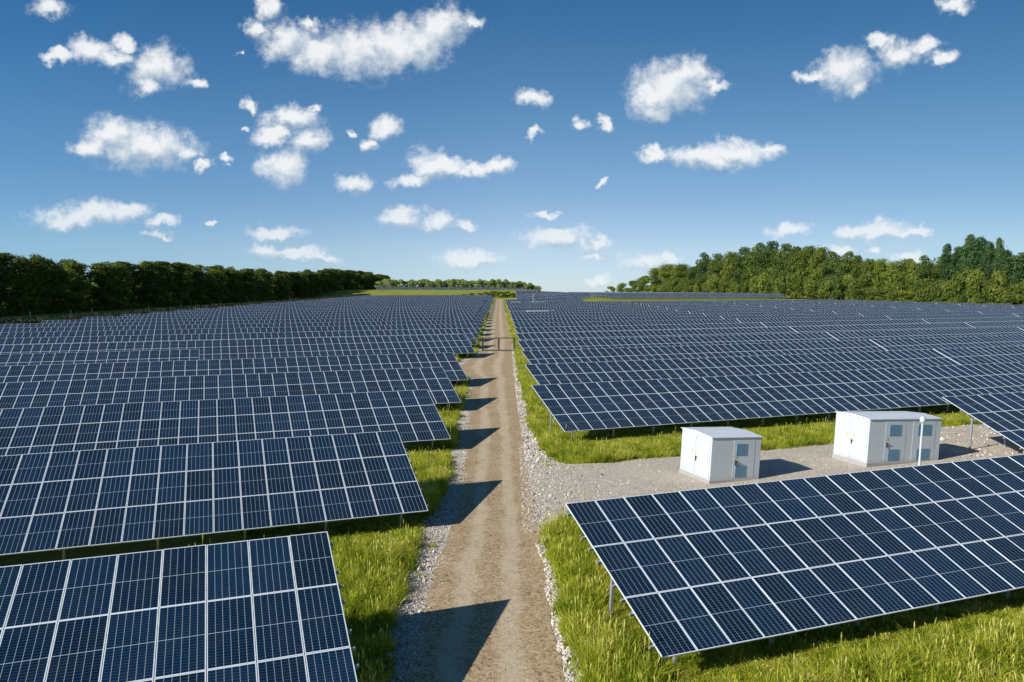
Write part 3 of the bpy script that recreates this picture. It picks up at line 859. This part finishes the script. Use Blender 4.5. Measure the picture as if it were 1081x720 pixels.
def mast(x, y, h, r, label, lean=0.05, head=True):
    z = float(Z(x, y))
    root = empty('lamp_pole', (x, y, z)); tag(root, label, 'pole')
    mb = MB(); mb.tube([(0, 0, -0.2), (lean * h * .5, 0, h * .5), (lean * h, 0, h)], [r, r * .9, r * .85], 12); mb.build('pole', M_WHITE, root, smooth=False)
    if head:
        mb = MB(); c = Vector((lean * h, 0, h))
        mb.tube([c + Vector((0, 0, -0.03)), c + Vector((0, 0, 0.02)), c + Vector((0, 0, .10)), c + Vector((0, 0, .24)), c + Vector((0, 0, .32)), c + Vector((0, 0, .345))],
                [r * 1.2, r * 2.1, r * 2.4, r * 2.4, r * 1.5, r * .4], 14)
        mb.build('lamp_head', M_WHITE, root, smooth=True)
    return root
mast(21.85, 40.9, 2.75, 0.06, 'slim white pole with a rounded head in front of the larger cabin')
mast(9.4, 345, 6.2, 0.09, 'thin distant mast beside a white cabin roof among the panel rows', 0.0, False)

# ------------------------------------------------------------------ gate across the road
def gate():
    y = 120.3; xl, xr = -4.65, 0.45; xm = -2.08; h = 2.15
    z = float(Z(0, y)) + 0.03
    root = empty('gate', ((xl + xr) / 2, y, z)); tag(root, 'dark steel double gate frame standing across the dirt road', 'gate')
    ox = (xl + xr) / 2
    for x in (xl, xr):
        mb = MB(); mb.box((x - ox, 0, h / 2 - 0.1), (0.14, 0.14, h + 0.3), bev=0.01); mb.build('post', M_GATE, root)
    for a, b in ((xl + .10, xm - .02), (xm + .02, xr - .10)):
        mb = MB(); c = (a + b) / 2 - ox; w = b - a
        mb.box((c, 0, h - 0.08), (w, 0.09, 0.15)); mb.box((c, 0, 0.15), (w, 0.09, 0.15))
        for xx in (a, b): mb.box((xx - ox + (0.045 if xx == a else -0.045), 0, h / 2 + 0.04), (0.13, 0.08, h - 0.382))
        fr = mb.build('gate_leaf', M_GATE, root)
        mb = MB()
        for i in range(1, int(w / 0.25)): mb.box((a - ox + i * 0.25, 0, h / 2 + 0.04), (0.006, 0.006, h - 0.3))
        mb.build('wire_mesh', M_GATE, fr)
gate()

# ------------------------------------------------------------------ scattered stuff: stones and grass
def proto_collection(name, objs_me):
    c = bpy.data.collections.new(name)
    for i, me in enumerate(objs_me):
        o = bpy.data.objects.new(me.name, me); c.objects.link(o)
    return c
def scatter(name, P, rot, scl, coll, label=None):
    me = bpy.data.meshes.new(name)
    me.vertices.add(len(P)); me.vertices.foreach_set('co', np.asarray(P, np.float32).ravel())
    a = me.attributes.new('rot', 'FLOAT_VECTOR', 'POINT'); a.data.foreach_set('vector', np.asarray(rot, np.float32).ravel())
    a = me.attributes.new('scl', 'FLOAT_VECTOR', 'POINT'); a.data.foreach_set('vector', np.asarray(scl, np.float32).ravel())
    me.update()
    o = link(name, me, kind='stuff')
    ng = bpy.data.node_groups.new(name + '_scatter', 'GeometryNodeTree')
    ng.interface.new_socket('Geometry', in_out='INPUT', socket_type='NodeSocketGeometry')
    ng.interface.new_socket('Geometry', in_out='OUTPUT', socket_type='NodeSocketGeometry')
    N, L = ng.nodes, ng.links
    gi, go = N.new('NodeGroupInput'), N.new('NodeGroupOutput')
    ci = N.new('GeometryNodeCollectionInfo'); ci.inputs['Collection'].default_value = coll
    ci.inputs['Separate Children'].default_value = True; ci.inputs['Reset Children'].default_value = True
    ip = N.new('GeometryNodeInstanceOnPoints'); ip.inputs['Pick Instance'].default_value = True
    def attr(nm):
        n = N.new('GeometryNodeInputNamedAttribute'); n.data_type = 'FLOAT_VECTOR'; n.inputs['Name'].default_value = nm
        return n.outputs['Attribute']
    ri = N.new('FunctionNodeRandomValue'); ri.data_type = 'INT'
    ri.inputs['Min'].default_value = 0 if 'Min' in ri.inputs else 0
    for s in ri.inputs:
        if s.type == 'INT' and s.name == 'Min': s.default_value = 0
        if s.type == 'INT' and s.name == 'Max': s.default_value = 1000
    ro = [s for s in ri.outputs if s.type == 'INT'][0]
    L.new(gi.outputs[0], ip.inputs['Points']); L.new(ci.outputs[0], ip.inputs['Instance'])
    L.new(ro, ip.inputs['Instance Index']); L.new(attr('rot'), ip.inputs['Rotation']); L.new(attr('scl'), ip.inputs['Scale'])
    L.new(ip.outputs[0], go.inputs[0])
    md = o.modifiers.new('scatter', 'NODES'); md.node_group = ng
    if label: o['label'] = label
    return o
def rock_mesh(seed):
    r = np.random.default_rng(seed)
    import bmesh
    bm = bmesh.new(); bmesh.ops.create_icosphere(bm, subdivisions=1, radius=0.5)
    s = r.uniform(0.65, 1.1, 3) * np.array([1.1, 0.9, 0.7])
    for v in bm.verts:
        k = r.uniform(0.75, 1.15); v.co = Vector((v.co.x * s[0] * k, v.co.y * s[1] * k, v.co.z * s[2] * k))
    me = bpy.data.meshes.new('stone'); bm.to_mesh(me); bm.free(); me.materials.append(M_ROCK)
    return me
ROCKS = proto_collection('stone_kinds', [rock_mesh(i) for i in range(6)])
def clump_mesh(seed, nb=46, rad=0.30, hmin=0.28, hmax=0.62, wdt=0.016, seedhead=False):
    r = np.random.default_rng(seed)
    V = []; F = []; T = []
    for i in range(nb):
        a = r.uniform(0, 2 * math.pi); q = rad * math.sqrt(r.uniform()); x, y = q * math.cos(a), q * math.sin(a)
        h = r.uniform(hmin, hmax) * (1 - 0.35 * (q / rad) ** 2)
        la = r.uniform(0, 2 * math.pi); ln = h * r.uniform(0.25, 1.05)
        dx, dy = math.cos(la) * ln, math.sin(la) * ln
        wa = r.uniform(0, 2 * math.pi); wx, wy = math.cos(wa) * wdt, math.sin(wa) * wdt
        b = len(V); t = r.uniform(0, 1)
        V += [(x - wx, y - wy, -0.03), (x + wx, y + wy, -0.03), (x + dx * .35 + wx * .8, y + dy * .35 + wy * .8, h * .6), (x + dx * .35 - wx * .8, y + dy * .35 - wy * .8, h * .6),
              (x + dx + wx * .15, y + dy + wy * .15, h), (x + dx - wx * .15, y + dy - wy * .15, h)]
        F += [(b, b + 1, b + 2, b + 3), (b + 3, b + 2, b + 4, b + 5)]
        T += [t * .7 + (0.3 if seedhead and r.uniform() < .5 else 0)] * 6
    for i in range(3 if seedhead else 0):             # pale flowering stalks standing above the leaves
        a = r.uniform(0, 2 * math.pi); q = rad * r.uniform(0, 1); x, y = q * math.cos(a), q * math.sin(a)
        h = hmax * r.uniform(0.95, 1.35); dx, dy = r.normal(0, 0.10, 2); wa = r.uniform(0, 6.28); wx, wy = math.cos(wa) * .005, math.sin(wa) * .005
        b = len(V)
        V += [(x - wx, y - wy, 0), (x + wx, y + wy, 0), (x + dx * .7 + wx, y + dy * .7 + wy, h * .78), (x + dx * .7 - wx, y + dy * .7 - wy, h * .78),
              (x + dx * .85 + wx * 4, y + dy * .85 + wy * 4, h * .9), (x + dx * .85 - wx * 4, y + dy * .85 - wy * 4, h * .9), (x + dx + wx, y + dy + wy, h), (x + dx - wx, y + dy - wy, h)]
        F += [(b, b + 1, b + 2, b + 3), (b + 3, b + 2, b + 4, b + 5), (b + 5, b + 4, b + 6, b + 7)]
        T += [1.15] * 8
    me = mesh_np('grass_clump', np.array(V), np.array(F), mats=[M_GRASS])
    at = me.attributes.new('tint', 'FLOAT', 'POINT'); at.data.foreach_set('value', np.array(T, np.float32))
    return me
GRASS = proto_collection('grass_kinds', [clump_mesh(i, seedhead=(i % 3 == 0)) for i in range(6)] + [clump_mesh(20, 26, 0.22, 0.18, 0.40, 0.045), clump_mesh(21, 60, 0.34, 0.45, 0.85, 0.011, True)])

def field_mask(x, y):
    """True where grass grows near the road"""
    ok = np.ones(len(x), bool)
    w = wob(y, 77, 0.16, 1.5)
    ok &= ~((x > G_OUT(y) - 0.05 + w) & (x < ROAD_R(y)))
    ok &= ~((x > ROAD_L(y)) & (x < STONE_R(y) - 0.05 + w) & (y < 31))
    ok &= ~((x > ROAD_L(y)) & (x < STONE_R2(y) - 0.1 + w) & (y > 44))
    ok &= ~((x > 0.3) & (y > PAD_LO(x) + w) & (y < PAD_HI(x) - w))
    return ok
def patch_noise(x, y, seed):
    return wob(x + 0.37 * y, seed, 0.5, 3.1) + wob(y - 0.41 * x, seed + 1, 0.5, 2.7)
def grass(name, boxes, label, seed, hmul=1.0):
    r = np.random.default_rng(seed)
    PX, PY = [], []
    for (x0, x1, y0, y1, dens) in boxes:
        n = int((x1 - x0) * (y1 - y0) * dens)
        PX.append(r.uniform(x0, x1, n)); PY.append(r.uniform(y0, y1, n))
    x = np.concatenate(PX); y = np.concatenate(PY)
    k = field_mask(x, y)
    stray = (r.uniform(0, 1, len(x)) < 0.035) & ((x < ROAD_L(y) - 0.25) | ((x > ROAD_R(y) + 0.1) & (x < 3)))
    k |= stray; x, y = x[k], y[k]; stray = stray[k]
    n = len(x)
    pn = patch_noise(x, y, seed + 5)
    s = (0.85 + 0.45 * pn + r.uniform(-0.2, 0.25, n)) * hmul
    s = np.clip(s, 0.3, 1.6)
    yy = y - 0.384 * x                                # mown low under the tables
    under = np.zeros(n, bool)
    for k2 in range(8):
        a = 16.8 + 15.33 * k2; lo_ = 3.6 if k2 != 1 else 29
        under |= (x > lo_ - 0.3 * (yy - a)) & (yy > a - 1.1) & (yy < a + 5.2)
        a = 16.52 + 15.55 * k2
        under |= (x < -3.0 - 0.02 * (y - 15) - 0.3 * (yy - a)) & (yy > a - 1.1) & (yy < a + 5.2)
    s = np.where(under, s * 0.28, s)
    s = np.where(stray, s * 0.6, s)
    wide = np.where(under, 0.8, np.where(stray, 0.6, 1.0))
    P = np.stack([x, y, Z(x, y)], 1)
    rot = np.stack([r.normal(0, 0.08, n), r.normal(0, 0.08, n), r.uniform(0, 6.28, n)], 1)
    scl = np.stack([wide, wide, s], 1)
    o = scatter(name, P, rot, scl, GRASS, label)
    return n
ng = grass('grass', [(1.2, 24, 9, 33, 20), (-11, -3, 6, 52, 19), (0.8, 9, 42, 64, 14), (9, 48, 43, 72, 9), (22, 46, 22, 44, 8),
                     (-16, -3.5, 52, 130, 6), (0.2, 3.6, 64, 130, 10), (-14, -5, 130, 300, 2.0), (-3, 3.0, 130, 260, 3.5)],
           'tall yellow-green meadow grass beside the road and under the arrays', 3)
def stones(name, gen, label, seed):
    r = np.random.default_rng(seed)
    x, y, s = gen(r); n = len(x)
    P = np.stack([x, y, Z(x, y) + 0.03], 1)
    rot = r.uniform(0, 6.28, (n, 3)); scl = np.repeat(s[:, None], 3, 1) * r.uniform(0.75, 1.25, (n, 3))
    return scatter(name, P, rot, scl, ROCKS, label)
def g_left(r):
    n = 40000
    y = 14 + (70 - 14) * r.uniform(0, 1, n) ** 1.6
    a, b = G_OUT(y) - 0.12, ROAD_L(y) + 0.18
    t = r.beta(1.3, 1.5, n); x = a + (b - a) * t + wob(y, 91, 0.15, 1.7)
    return x, y, np.exp(r.normal(math.log(0.034), 0.45, n))
stones('gravel', g_left, 'crushed pale stone along the left road edge', 41)
def g_right(r):
    n = 7000
    y = 15 + 16 * r.uniform(0, 1, n)
    a, b = ROAD_R(y) - 0.05, STONE_R(y) + 0.06
    x = a + (b - a) * r.beta(2, 2, n) + wob(y, 93, 0.12, 1.3)
    s = np.exp(r.normal(math.log(0.07), 0.42, n))
    n2 = 9000
    y2 = 43.5 + 80 * r.uniform(0, 1, n2) ** 1.4
    a, b = ROAD_R(y2) - 0.05, STONE_R2(y2) + 0.05
    x2 = a + (b - a) * r.beta(1.4, 1.6, n2)
    return np.concatenate([x, x2]), np.concatenate([y, y2]), np.concatenate([s, np.exp(r.normal(math.log(0.08), 0.45, n2))])
stones('rubble', g_right, 'line of broken pale stones between the road and the grass', 43)
def g_pad(r):
    n = 26000
    x = 0.7 + 40 * r.uniform(0, 1, n) ** 1.5; t = r.uniform(0, 1, n)
    y = PAD_LO(x) * (1 - t) + PAD_HI(x) * t
    s = np.exp(r.normal(math.log(0.026), 0.5, n))
    n2 = 900
    x2 = r.uniform(26, 40, n2); t2 = r.uniform(0.3, 1, n2); y2 = PAD_LO(x2) * (1 - t2) + PAD_HI(x2) * t2
    n3 = 5200                                     # coarser stone where the pad meets the road, thinning out inwards
    x3 = 0.45 + r.exponential(1.3, n3); t3 = r.uniform(0.02, 0.98, n3); y3 = PAD_LO(x3) * (1 - t3) + PAD_HI(x3) * t3
    x2 = np.concatenate([x2, x3]); y2 = np.concatenate([y2, y3])
    s2 = np.concatenate([np.exp(r.normal(math.log(0.09), 0.5, n2)), np.exp(r.normal(math.log(0.05), 0.45, n3))])
    keep = np.concatenate([(np.abs((x - c[0]) * U[0] + (y - c[1]) * U[1]) > l / 2 + .05) | (np.abs((x - c[0]) * VH[0] + (y - c[1]) * VH[1]) > v / 2 + .05) for c, l, v in ((c1, lu1, lv1),)])
    keep &= (np.abs((x - c2[0]) * U[0] + (y - c2[1]) * U[1]) > lu2 / 2 + .05) | (np.abs((x - c2[0]) * VH[0] + (y - c2[1]) * VH[1]) > lv2 / 2 + .05)
    return np.concatenate([x[keep], x2]), np.concatenate([y[keep], y2]), np.concatenate([s[keep], s2])
stones('pad_gravel', g_pad, 'loose pale gravel and clods on the cabin pad', 47)
def g_road(r):
    n = 16000
    y = 15 + 60 * r.uniform(0, 1, n) ** 1.7
    t = r.uniform(0, 1, n); x = ROAD_L(y) * (1 - t) + ROAD_R(y) * t
    k = (np.abs(t - 0.30) > 0.11) | (r.uniform(0, 1, n) < .25); k &= (np.abs(t - 0.68) > 0.11) | (r.uniform(0, 1, n) < .25)
    return x[k], y[k], np.exp(r.normal(math.log(0.028), 0.4, k.sum()))
def road_rock():
    m = simple('road_pebble', (0.36, 0.28, 0.20), 0.9, 0, 0, 3, 0.3)
    out = []
    for i in range(4):
        me = rock_mesh(50 + i); me.materials.clear(); me.materials.append(m); out.append(me)
    return proto_collection('road_stone_kinds', out)
ROCKS_ = ROCKS; ROCKS = road_rock()
stones('road_gravel', g_road, 'small brown stones lying on the dirt road', 49)
ROCKS = ROCKS_

# ------------------------------------------------------------------ trees
def crown_mesh(seed, h, r, base, lobes, nleaf, leaf, m, tall=1.0, lobe=(0.20, 0.42)):
    """leaf clumps spread through a set of overlapping lobes; h height of the tree, r crown radius, base: height where leaves begin"""
    g = np.random.default_rng(seed)
    L = []
    for i in range(lobes):
        t = g.uniform(0, 1) ** 0.8
        z = base + (h - base) * t
        prof = math.sin(math.pi * min(1, max(0.06, 0.16 + 0.80 * t))) ** 0.7
        a = g.uniform(0, 2 * math.pi); q = r * prof * math.sqrt(g.uniform(0.05, 1)) * 0.78
        lr = r * g.uniform(*lobe)
        z = min(z, h - lr * 0.7)
        L.append((q * math.cos(a), q * math.sin(a), z, lr, g.uniform(0, 1)))
    L = np.array(L)
    w = L[:, 3] ** 2; idx = g.choice(len(L), nleaf, p=w / w.sum())
    d = g.normal(0, 1, (nleaf, 3)); d /= np.linalg.norm(d, axis=1)[:, None]
    rad = L[idx, 3] * (0.62 + 0.45 * g.uniform(0, 1, nleaf) ** 0.6) 
    rad = np.where(g.uniform(0, 1, nleaf) < 0.09, rad * g.uniform(1.1, 1.45, nleaf), rad)     # sprays that break the outline
    P = L[idx, :3] + d * rad[:, None] * np.array([1, 1, 0.8 * tall])
    nrm = d + g.normal(0, 0.55, (nleaf, 3)) + np.array([0, 0, 0.25]); nrm /= np.linalg.norm(nrm, axis=1)[:, None]
    tmp = g.normal(0, 1, (nleaf, 3)); a = np.cross(nrm, tmp); a /= np.linalg.norm(a, axis=1)[:, None]; b = np.cross(nrm, a)
    s = leaf * g.uniform(0.6, 1.35, nleaf)[:, None]
    k = g.uniform(0.5, 0.9, nleaf)[:, None]
    V = np.stack([P - a * s * .5, P - b * s * k * .5 + a * s * .1, P + a * s * .55, P + b * s * k * .5 - a * s * .05], 1).reshape(-1, 3)
    F = np.arange(nleaf * 4).reshape(-1, 4)
    me = mesh_np('crown', V, F, mats=[m])
    tint = np.clip(L[idx, 4] * 0.6 + g.uniform(0, 0.4, nleaf), 0, 1)
    at = me.attributes.new('tint', 'FLOAT', 'POINT'); at.data.foreach_set('value', np.repeat(tint, 4).astype(np.float32))
    return me
def trunk_mesh(seed, h, base, r0, spread):
    g = np.random.default_rng(seed); mb = MB()
    top = base + (h - base) * 0.6
    px, py = g.normal(0, 0.25, 2)
    mb.tube([(0, 0, -0.5), (px * .3, py * .3, base * .5), (px, py, base), (px * 1.5, py * 1.5, top)], [r0 * 1.25, r0, r0 * .8, r0 * .25], 7)
    for i in range(6):
        a = g.uniform(0, 2 * math.pi); z = base * 0.85 + (top - base) * g.uniform(0, .7); ln = spread * g.uniform(0.4, 0.8)
        mb.tube([(px, py, z), (px + math.cos(a) * ln * .5, py + math.sin(a) * ln * .5, z + ln * .45), (px + math.cos(a) * ln, py + math.sin(a) * ln, z + ln * .8)], [r0 * .4, r0 * .25, r0 * .08], 5)
    me = mesh_np('trunk', mb.v, mb.f, mats=[M_BARK], smooth=True)
    return me
class Kind:
    def __init__(s, seed, h, r, base, lobes, nleaf, leaf, m, tr=0.28, tall=1.0, lobe=(0.20, 0.42)):
        s.h, s.r = h, r
        s.crown = crown_mesh(seed, h, r, base, lobes, nleaf, leaf, m, tall, lobe)
        s.trunk = trunk_mesh(seed, h, base, tr, r)
def tree(kind, x, y, h, wd, label, group, name='tree'):
    root = empty(name, (x, y, float(Z(x, y))))
    root.rotation_euler = (0, 0, random.uniform(0, 6.28))
    sx = wd / (2 * kind.r); sz = h / kind.h
    root.scale = (sx, sx, sz)
    tag(root, label, 'tree', group)
    link('crown', kind.crown, root); link('trunk', kind.trunk, root)
    return root
OAKS = [Kind(100 + i, 21, 4.6, 2.2, 66, 6000, 0.54, M_LEAF_DARK if i % 2 else M_LEAF_MID, 0.24, 1.1, (0.16, 0.36)) for i in range(6)]
YELS = [Kind(120 + i, 20, 4.8, 3.0, 32, 4200, 0.62, M_LEAF_YEL if i else M_LEAF_MID, 0.24, 1.1) for i in range(2)]
GW = 'trees of the long dark wood on the left'
LW = 'tall dark green tree in the long wood edging the left side of the field'
LY = 'tall tree with a yellow-green crown in the long wood on the left'
y = 118.0
while y < 1000:
    far = y / 1000
    st = 4.6 + 4.5 * far
    k = random.random()
    kd, lb, gp = (random.choice(YELS), LY, 'yellow-green trees of the long wood on the left') if k < 0.16 else (random.choice(OAKS), LW, GW)
    h = random.uniform(19.2, 22.4) - 4.0 * far + (1.8 if random.random() < 0.12 else 0)
    tree(kd, float(np.interp(y, (250, 560, 1000), (-170, -153, -160))) + random.uniform(-4, 3), y, h, random.uniform(10.5, 14.0) * (1 + .4 * far), lb, gp)
    y += st * random.uniform(0.8, 1.2)
# depth of the same wood behind those rows: one dark mass of foliage
def wood_mass():
    V, F, T = [], [], []
    g = np.random.default_rng(9); n = 60000
    y = 110 + 900 * g.uniform(0, 1, n) ** 1.5; x = np.interp(y, (250, 560, 1000), (-176, -159, -166)) - 26 * g.uniform(0, 1, n) ** 1.4
    h = (15.0 - 3 * y / 1000) * (0.85 + 0.3 * wob(y, 12, .5, 7)); z = h * g.uniform(0, 1, n) ** 0.75
    lo = g.uniform(0, 1, n) < 0.45; x = np.where(lo, np.interp(y, (250, 560, 1000), (-167, -150, -157)) - 9 * g.uniform(0, 1, n), x); z = np.where(lo, (3.0 + 2.5 * wob(y, 8, .5, 9)) * g.uniform(0, 1, n), z)
    P = np.stack([x, y, Z(x, y) + z], 1)
    d = g.normal(0, 1, (n, 3)); d /= np.linalg.norm(d, axis=1)[:, None]
    a = np.cross(d, g.normal(0, 1, (n, 3))); a /= np.linalg.norm(a, axis=1)[:, None]; b = np.cross(d, a)
    s = g.uniform(0.7, 1.6, n)[:, None]
    V = np.stack([P - a * s, P - b * s * .6, P + a * s, P + b * s * .6], 1).reshape(-1, 3)
    me = mesh_np('woods', V, np.arange(n * 4).reshape(-1, 4), mats=[M_LEAF_DARK])
    at = me.attributes.new('tint', 'FLOAT', 'POINT'); at.data.foreach_set('value', np.repeat(g.uniform(0, .6, n), 4).astype(np.float32))
    o = link('woods', me, kind='stuff'); o['label'] = 'deep interior of the dark wood behind its front trees'
wood_mass()

# right-hand wood: every tree has its own place, height and width
BROAD = [Kind(140 + i, 20, 6.0, 2.2, 52, 6000, 0.58, [M_LEAF_MID, M_LEAF_RIGHT, M_LEAF_YEL, M_LEAF_MID][i % 4], 0.3) for i in range(4)]
POPLAR = [Kind(160 + i, 24, 4.6, 2.5, 70, 6500, 0.58, M_LEAF_DEEP, 0.3, 1.3) for i in range(2)]
BUSH = [Kind(170 + i, 8, 4.2, 0.4, 24, 3000, 0.55, [M_LEAF_YEL, M_LEAF_MID, M_LEAF_DARK][i], 0.15) for i in range(3)]
def edge_point(m):
    """where a bearing meets the edge of the right-hand wood"""
    bx = np.array([70, 86, 156, 198, 214.0]); by = np.array([770, 700, 397, 298, 262.0])
    t = np.linspace(0, 1, 2000); s = np.linspace(0, 4, 2000); X = np.interp(s, range(5), bx); Y = np.interp(s, range(5), by)
    i = np.argmin(np.abs(X / Y - m)); return X[i], Y[i]
def top_h(x, y, slope):          # height of a tree whose tip stands at the given slope over the viewer's level
    return CAM_H + slope * y - float(Z(x, y))
GRW = 'trees of the mixed wood at right'
# (bearing, skyline slope over eye level, width, kind, label)
RT = [
 (0.128, 0.0095, 9, BUSH[0], None), (0.142, 0.0135, 10, BUSH[0], None), (0.157, 0.0165, 11, BUSH[0], None), (0.170, 0.022, 12, BUSH[1], None),
 (0.185, 0.033, 15, BROAD[2], None), (0.202, 0.038, 17, BROAD[2], 'rounded yellow-green tree near the left end of the right-hand wood'),
 (0.220, 0.038, 16, BROAD[2], None), (0.236, 0.034, 14, BROAD[3], None),
 (0.249, 0.051, 13, BROAD[1], 'dark green tree with a pointed tip rising beside the rounded yellow-green one'),
 (0.266, 0.050, 15, BROAD[1], None), (0.284, 0.052, 15, BROAD[0], None), (0.302, 0.058, 16, BROAD[1], None),
 (0.318, 0.063, 15, BROAD[1], None), (0.334, 0.065, 17, BROAD[1], 'highest dark crown in the middle of the right-hand wood'), (0.352, 0.062, 14, BROAD[1], None),
 (0.368, 0.058, 14, BROAD[3], None), (0.384, 0.059, 14, BROAD[0], None), (0.400, 0.057, 13, BROAD[3], None), (0.416, 0.052, 12, BROAD[1], None),
 (0.434, 0.052, 12, BROAD[1], None), (0.446, 0.047, 9, BROAD[3], None), (0.462, 0.043, 10, BROAD[0], None), (0.478, 0.044, 10, BROAD[2], None), (0.494, 0.041, 10, BROAD[2], None),
 (0.510, 0.043, 10, BROAD[0], None), (0.522, 0.040, 9, BROAD[2], None), (0.534, 0.047, 9, BROAD[1], None), (0.550, 0.034, 9, BROAD[3], None),
 (0.562, 0.060, 6, POPLAR[0], None), (0.577, 0.057, 7, POPLAR[1], None), (0.590, 0.071, 7, POPLAR[0], None), (0.603, 0.068, 8, POPLAR[1], 'tallest deep green tree standing clear at the right end of the wood'),
 (0.617, 0.063, 6, POPLAR[1], None), (0.630, 0.067, 5, POPLAR[0], None), (0.638, 0.052, 7, POPLAR[0], None), (0.648, 0.046, 10, POPLAR[1], None), (0.664, 0.050, 11, POPLAR[0], None), (0.684, 0.050, 12, POPLAR[1], None), (0.705, 0.052, 12, POPLAR[1], None),
]
DESC = {id(BROAD[0]): 'broad mid-green tree', id(BROAD[1]): 'broad dark green tree', id(BROAD[2]): 'broad yellow-green tree', id(BROAD[3]): 'broad fresh green tree',
        id(POPLAR[0]): 'deep green upright tree', id(POPLAR[1]): 'deep green upright tree', id(BUSH[0]): 'low yellow-green bushy tree', id(BUSH[1]): 'low mid-green bushy tree', id(BUSH[2]): 'low dark green bushy tree'}
for (m, sl, wd, kd, lab) in RT:
    ex, ey = edge_point(m)
    dx, dy = ex / math.hypot(ex, ey), ey / math.hypot(ex, ey)
    back = random.uniform(4, 10)
    x, y = ex + dx * back, ey + dy * back
    h = top_h(x, y, sl)
    lab = lab or DESC[id(kd)] + ' in the wood along the right edge of the field'
    tree(kd, x, y, h * 1.04, wd * 1.12, lab, GRW if 'along the right' not in lab else DESC[id(kd)] + 's of the right-hand wood')
# understorey of low bushy trees, and second rank of the same wood
for i in range(62):
    m = 0.150 + 0.56 * (i + random.uniform(-.4, .4)) / 62
    sl = np.interp(m, [r[0] for r in RT], [r[1] for r in RT])
    ex, ey = edge_point(m); dd = math.hypot(ex, ey)
    kd = random.choice(BUSH) if m < 0.55 else BUSH[2]
    back = random.uniform(0, 3); x, y = ex * (1 + back / dd), ey * (1 + back / dd)
    h = top_h(x, y, sl) * random.uniform(0.35, 0.62)
    tree(kd, x, y, max(h, 4), random.uniform(8, 12), DESC[id(kd)].replace('bushy tree', 'bushy_tree') + ' at the foot of the wood at right', DESC[id(kd)].replace('bushy tree', 'bushy_tree') + 'es of the right-hand wood', 'bushy_tree')['category'] = 'bushy_tree'
for i in range(40):
    m = 0.19 + 0.53 * i / 40
    sl = np.interp(m, [r[0] for r in RT], [r[1] for r in RT]) * 0.86
    ex, ey = edge_point(m); dd = math.hypot(ex, ey); back = random.uniform(13, 22); x, y = ex * (1 + back / dd), ey * (1 + back / dd)
    kd = random.choice([BROAD[0], BROAD[1], BROAD[3]])
    tree(kd, x, y, top_h(x, y, sl), random.uniform(14, 17), DESC[id(kd)] + ' in the wood along the right edge of the field', DESC[id(kd)] + 's of the right-hand wood')

# far line of trees beyond the rise
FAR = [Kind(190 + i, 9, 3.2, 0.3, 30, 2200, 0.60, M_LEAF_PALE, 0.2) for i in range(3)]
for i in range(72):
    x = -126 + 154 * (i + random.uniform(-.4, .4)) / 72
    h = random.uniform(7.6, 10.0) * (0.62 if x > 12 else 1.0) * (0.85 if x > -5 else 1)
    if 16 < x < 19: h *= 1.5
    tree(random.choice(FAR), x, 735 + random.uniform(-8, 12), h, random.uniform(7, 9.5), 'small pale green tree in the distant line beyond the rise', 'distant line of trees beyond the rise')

# scrub along the left row ends, shade put into its leaf colour, and stakes on the verge behind
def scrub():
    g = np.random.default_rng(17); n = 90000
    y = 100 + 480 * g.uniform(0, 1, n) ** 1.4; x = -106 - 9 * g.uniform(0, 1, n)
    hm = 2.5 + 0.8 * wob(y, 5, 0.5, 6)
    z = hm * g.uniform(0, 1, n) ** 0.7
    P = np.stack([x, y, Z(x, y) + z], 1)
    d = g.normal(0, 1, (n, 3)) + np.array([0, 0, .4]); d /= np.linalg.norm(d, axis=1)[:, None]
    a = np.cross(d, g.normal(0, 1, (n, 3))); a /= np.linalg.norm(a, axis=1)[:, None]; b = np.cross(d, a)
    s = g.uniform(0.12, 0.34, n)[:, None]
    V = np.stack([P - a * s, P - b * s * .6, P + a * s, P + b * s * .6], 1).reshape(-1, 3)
    me = mesh_np('undergrowth', V, np.arange(n * 4).reshape(-1, 4), mats=[M_SCRUB_SHADED])
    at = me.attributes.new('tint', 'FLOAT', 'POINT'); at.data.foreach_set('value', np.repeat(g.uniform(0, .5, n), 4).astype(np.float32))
    o = link('undergrowth', me, kind='stuff'); o['label'] = 'low scrub coloured as in shade, between the left ends of the panel rows and the verge'
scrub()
for i, (x, y) in enumerate([(-152, 243), (-150, 262), (-152, 279), (-150, 318), (-151, 352), (-150, 398), (-152, 455), (-150, 520)]):
    root = empty('fence_post', (x, y, float(Z(x, y)))); tag(root, 'pale wooden stake on the grass verge before the left wood', 'post', 'pale stakes along the left verge')
    mb = MB(); mb.box((0, 0, 0.8), (0.22, 0.22, 2.0), bev=0.03); mb.build('stake', M_WOOD, root)
    mb = MB(); mb.box((0, 0, 1.84), (0.28, 0.28, 0.07), bev=0.02); mb.build('cap', M_WOOD, root)
# yellow-green shrubs on the rise past the end of the road
for (x, y, h, w_) in ((-24, 578, 3.2, 7), (-19, 574, 4.0, 8), (-14, 580, 4.6, 9), (-9, 572, 4.4, 8), (-4, 580, 4.2, 8), (0.5, 574, 3.4, 6), (-30, 584, 2.8, 7), (-36, 580, 2.4, 6)):
    tree(BUSH[0], x, y, h, w_, 'yellow-green shrub on the rise past the far end of the dirt road', 'shrubs past the far end of the road', 'shrub')['category'] = 'shrub'
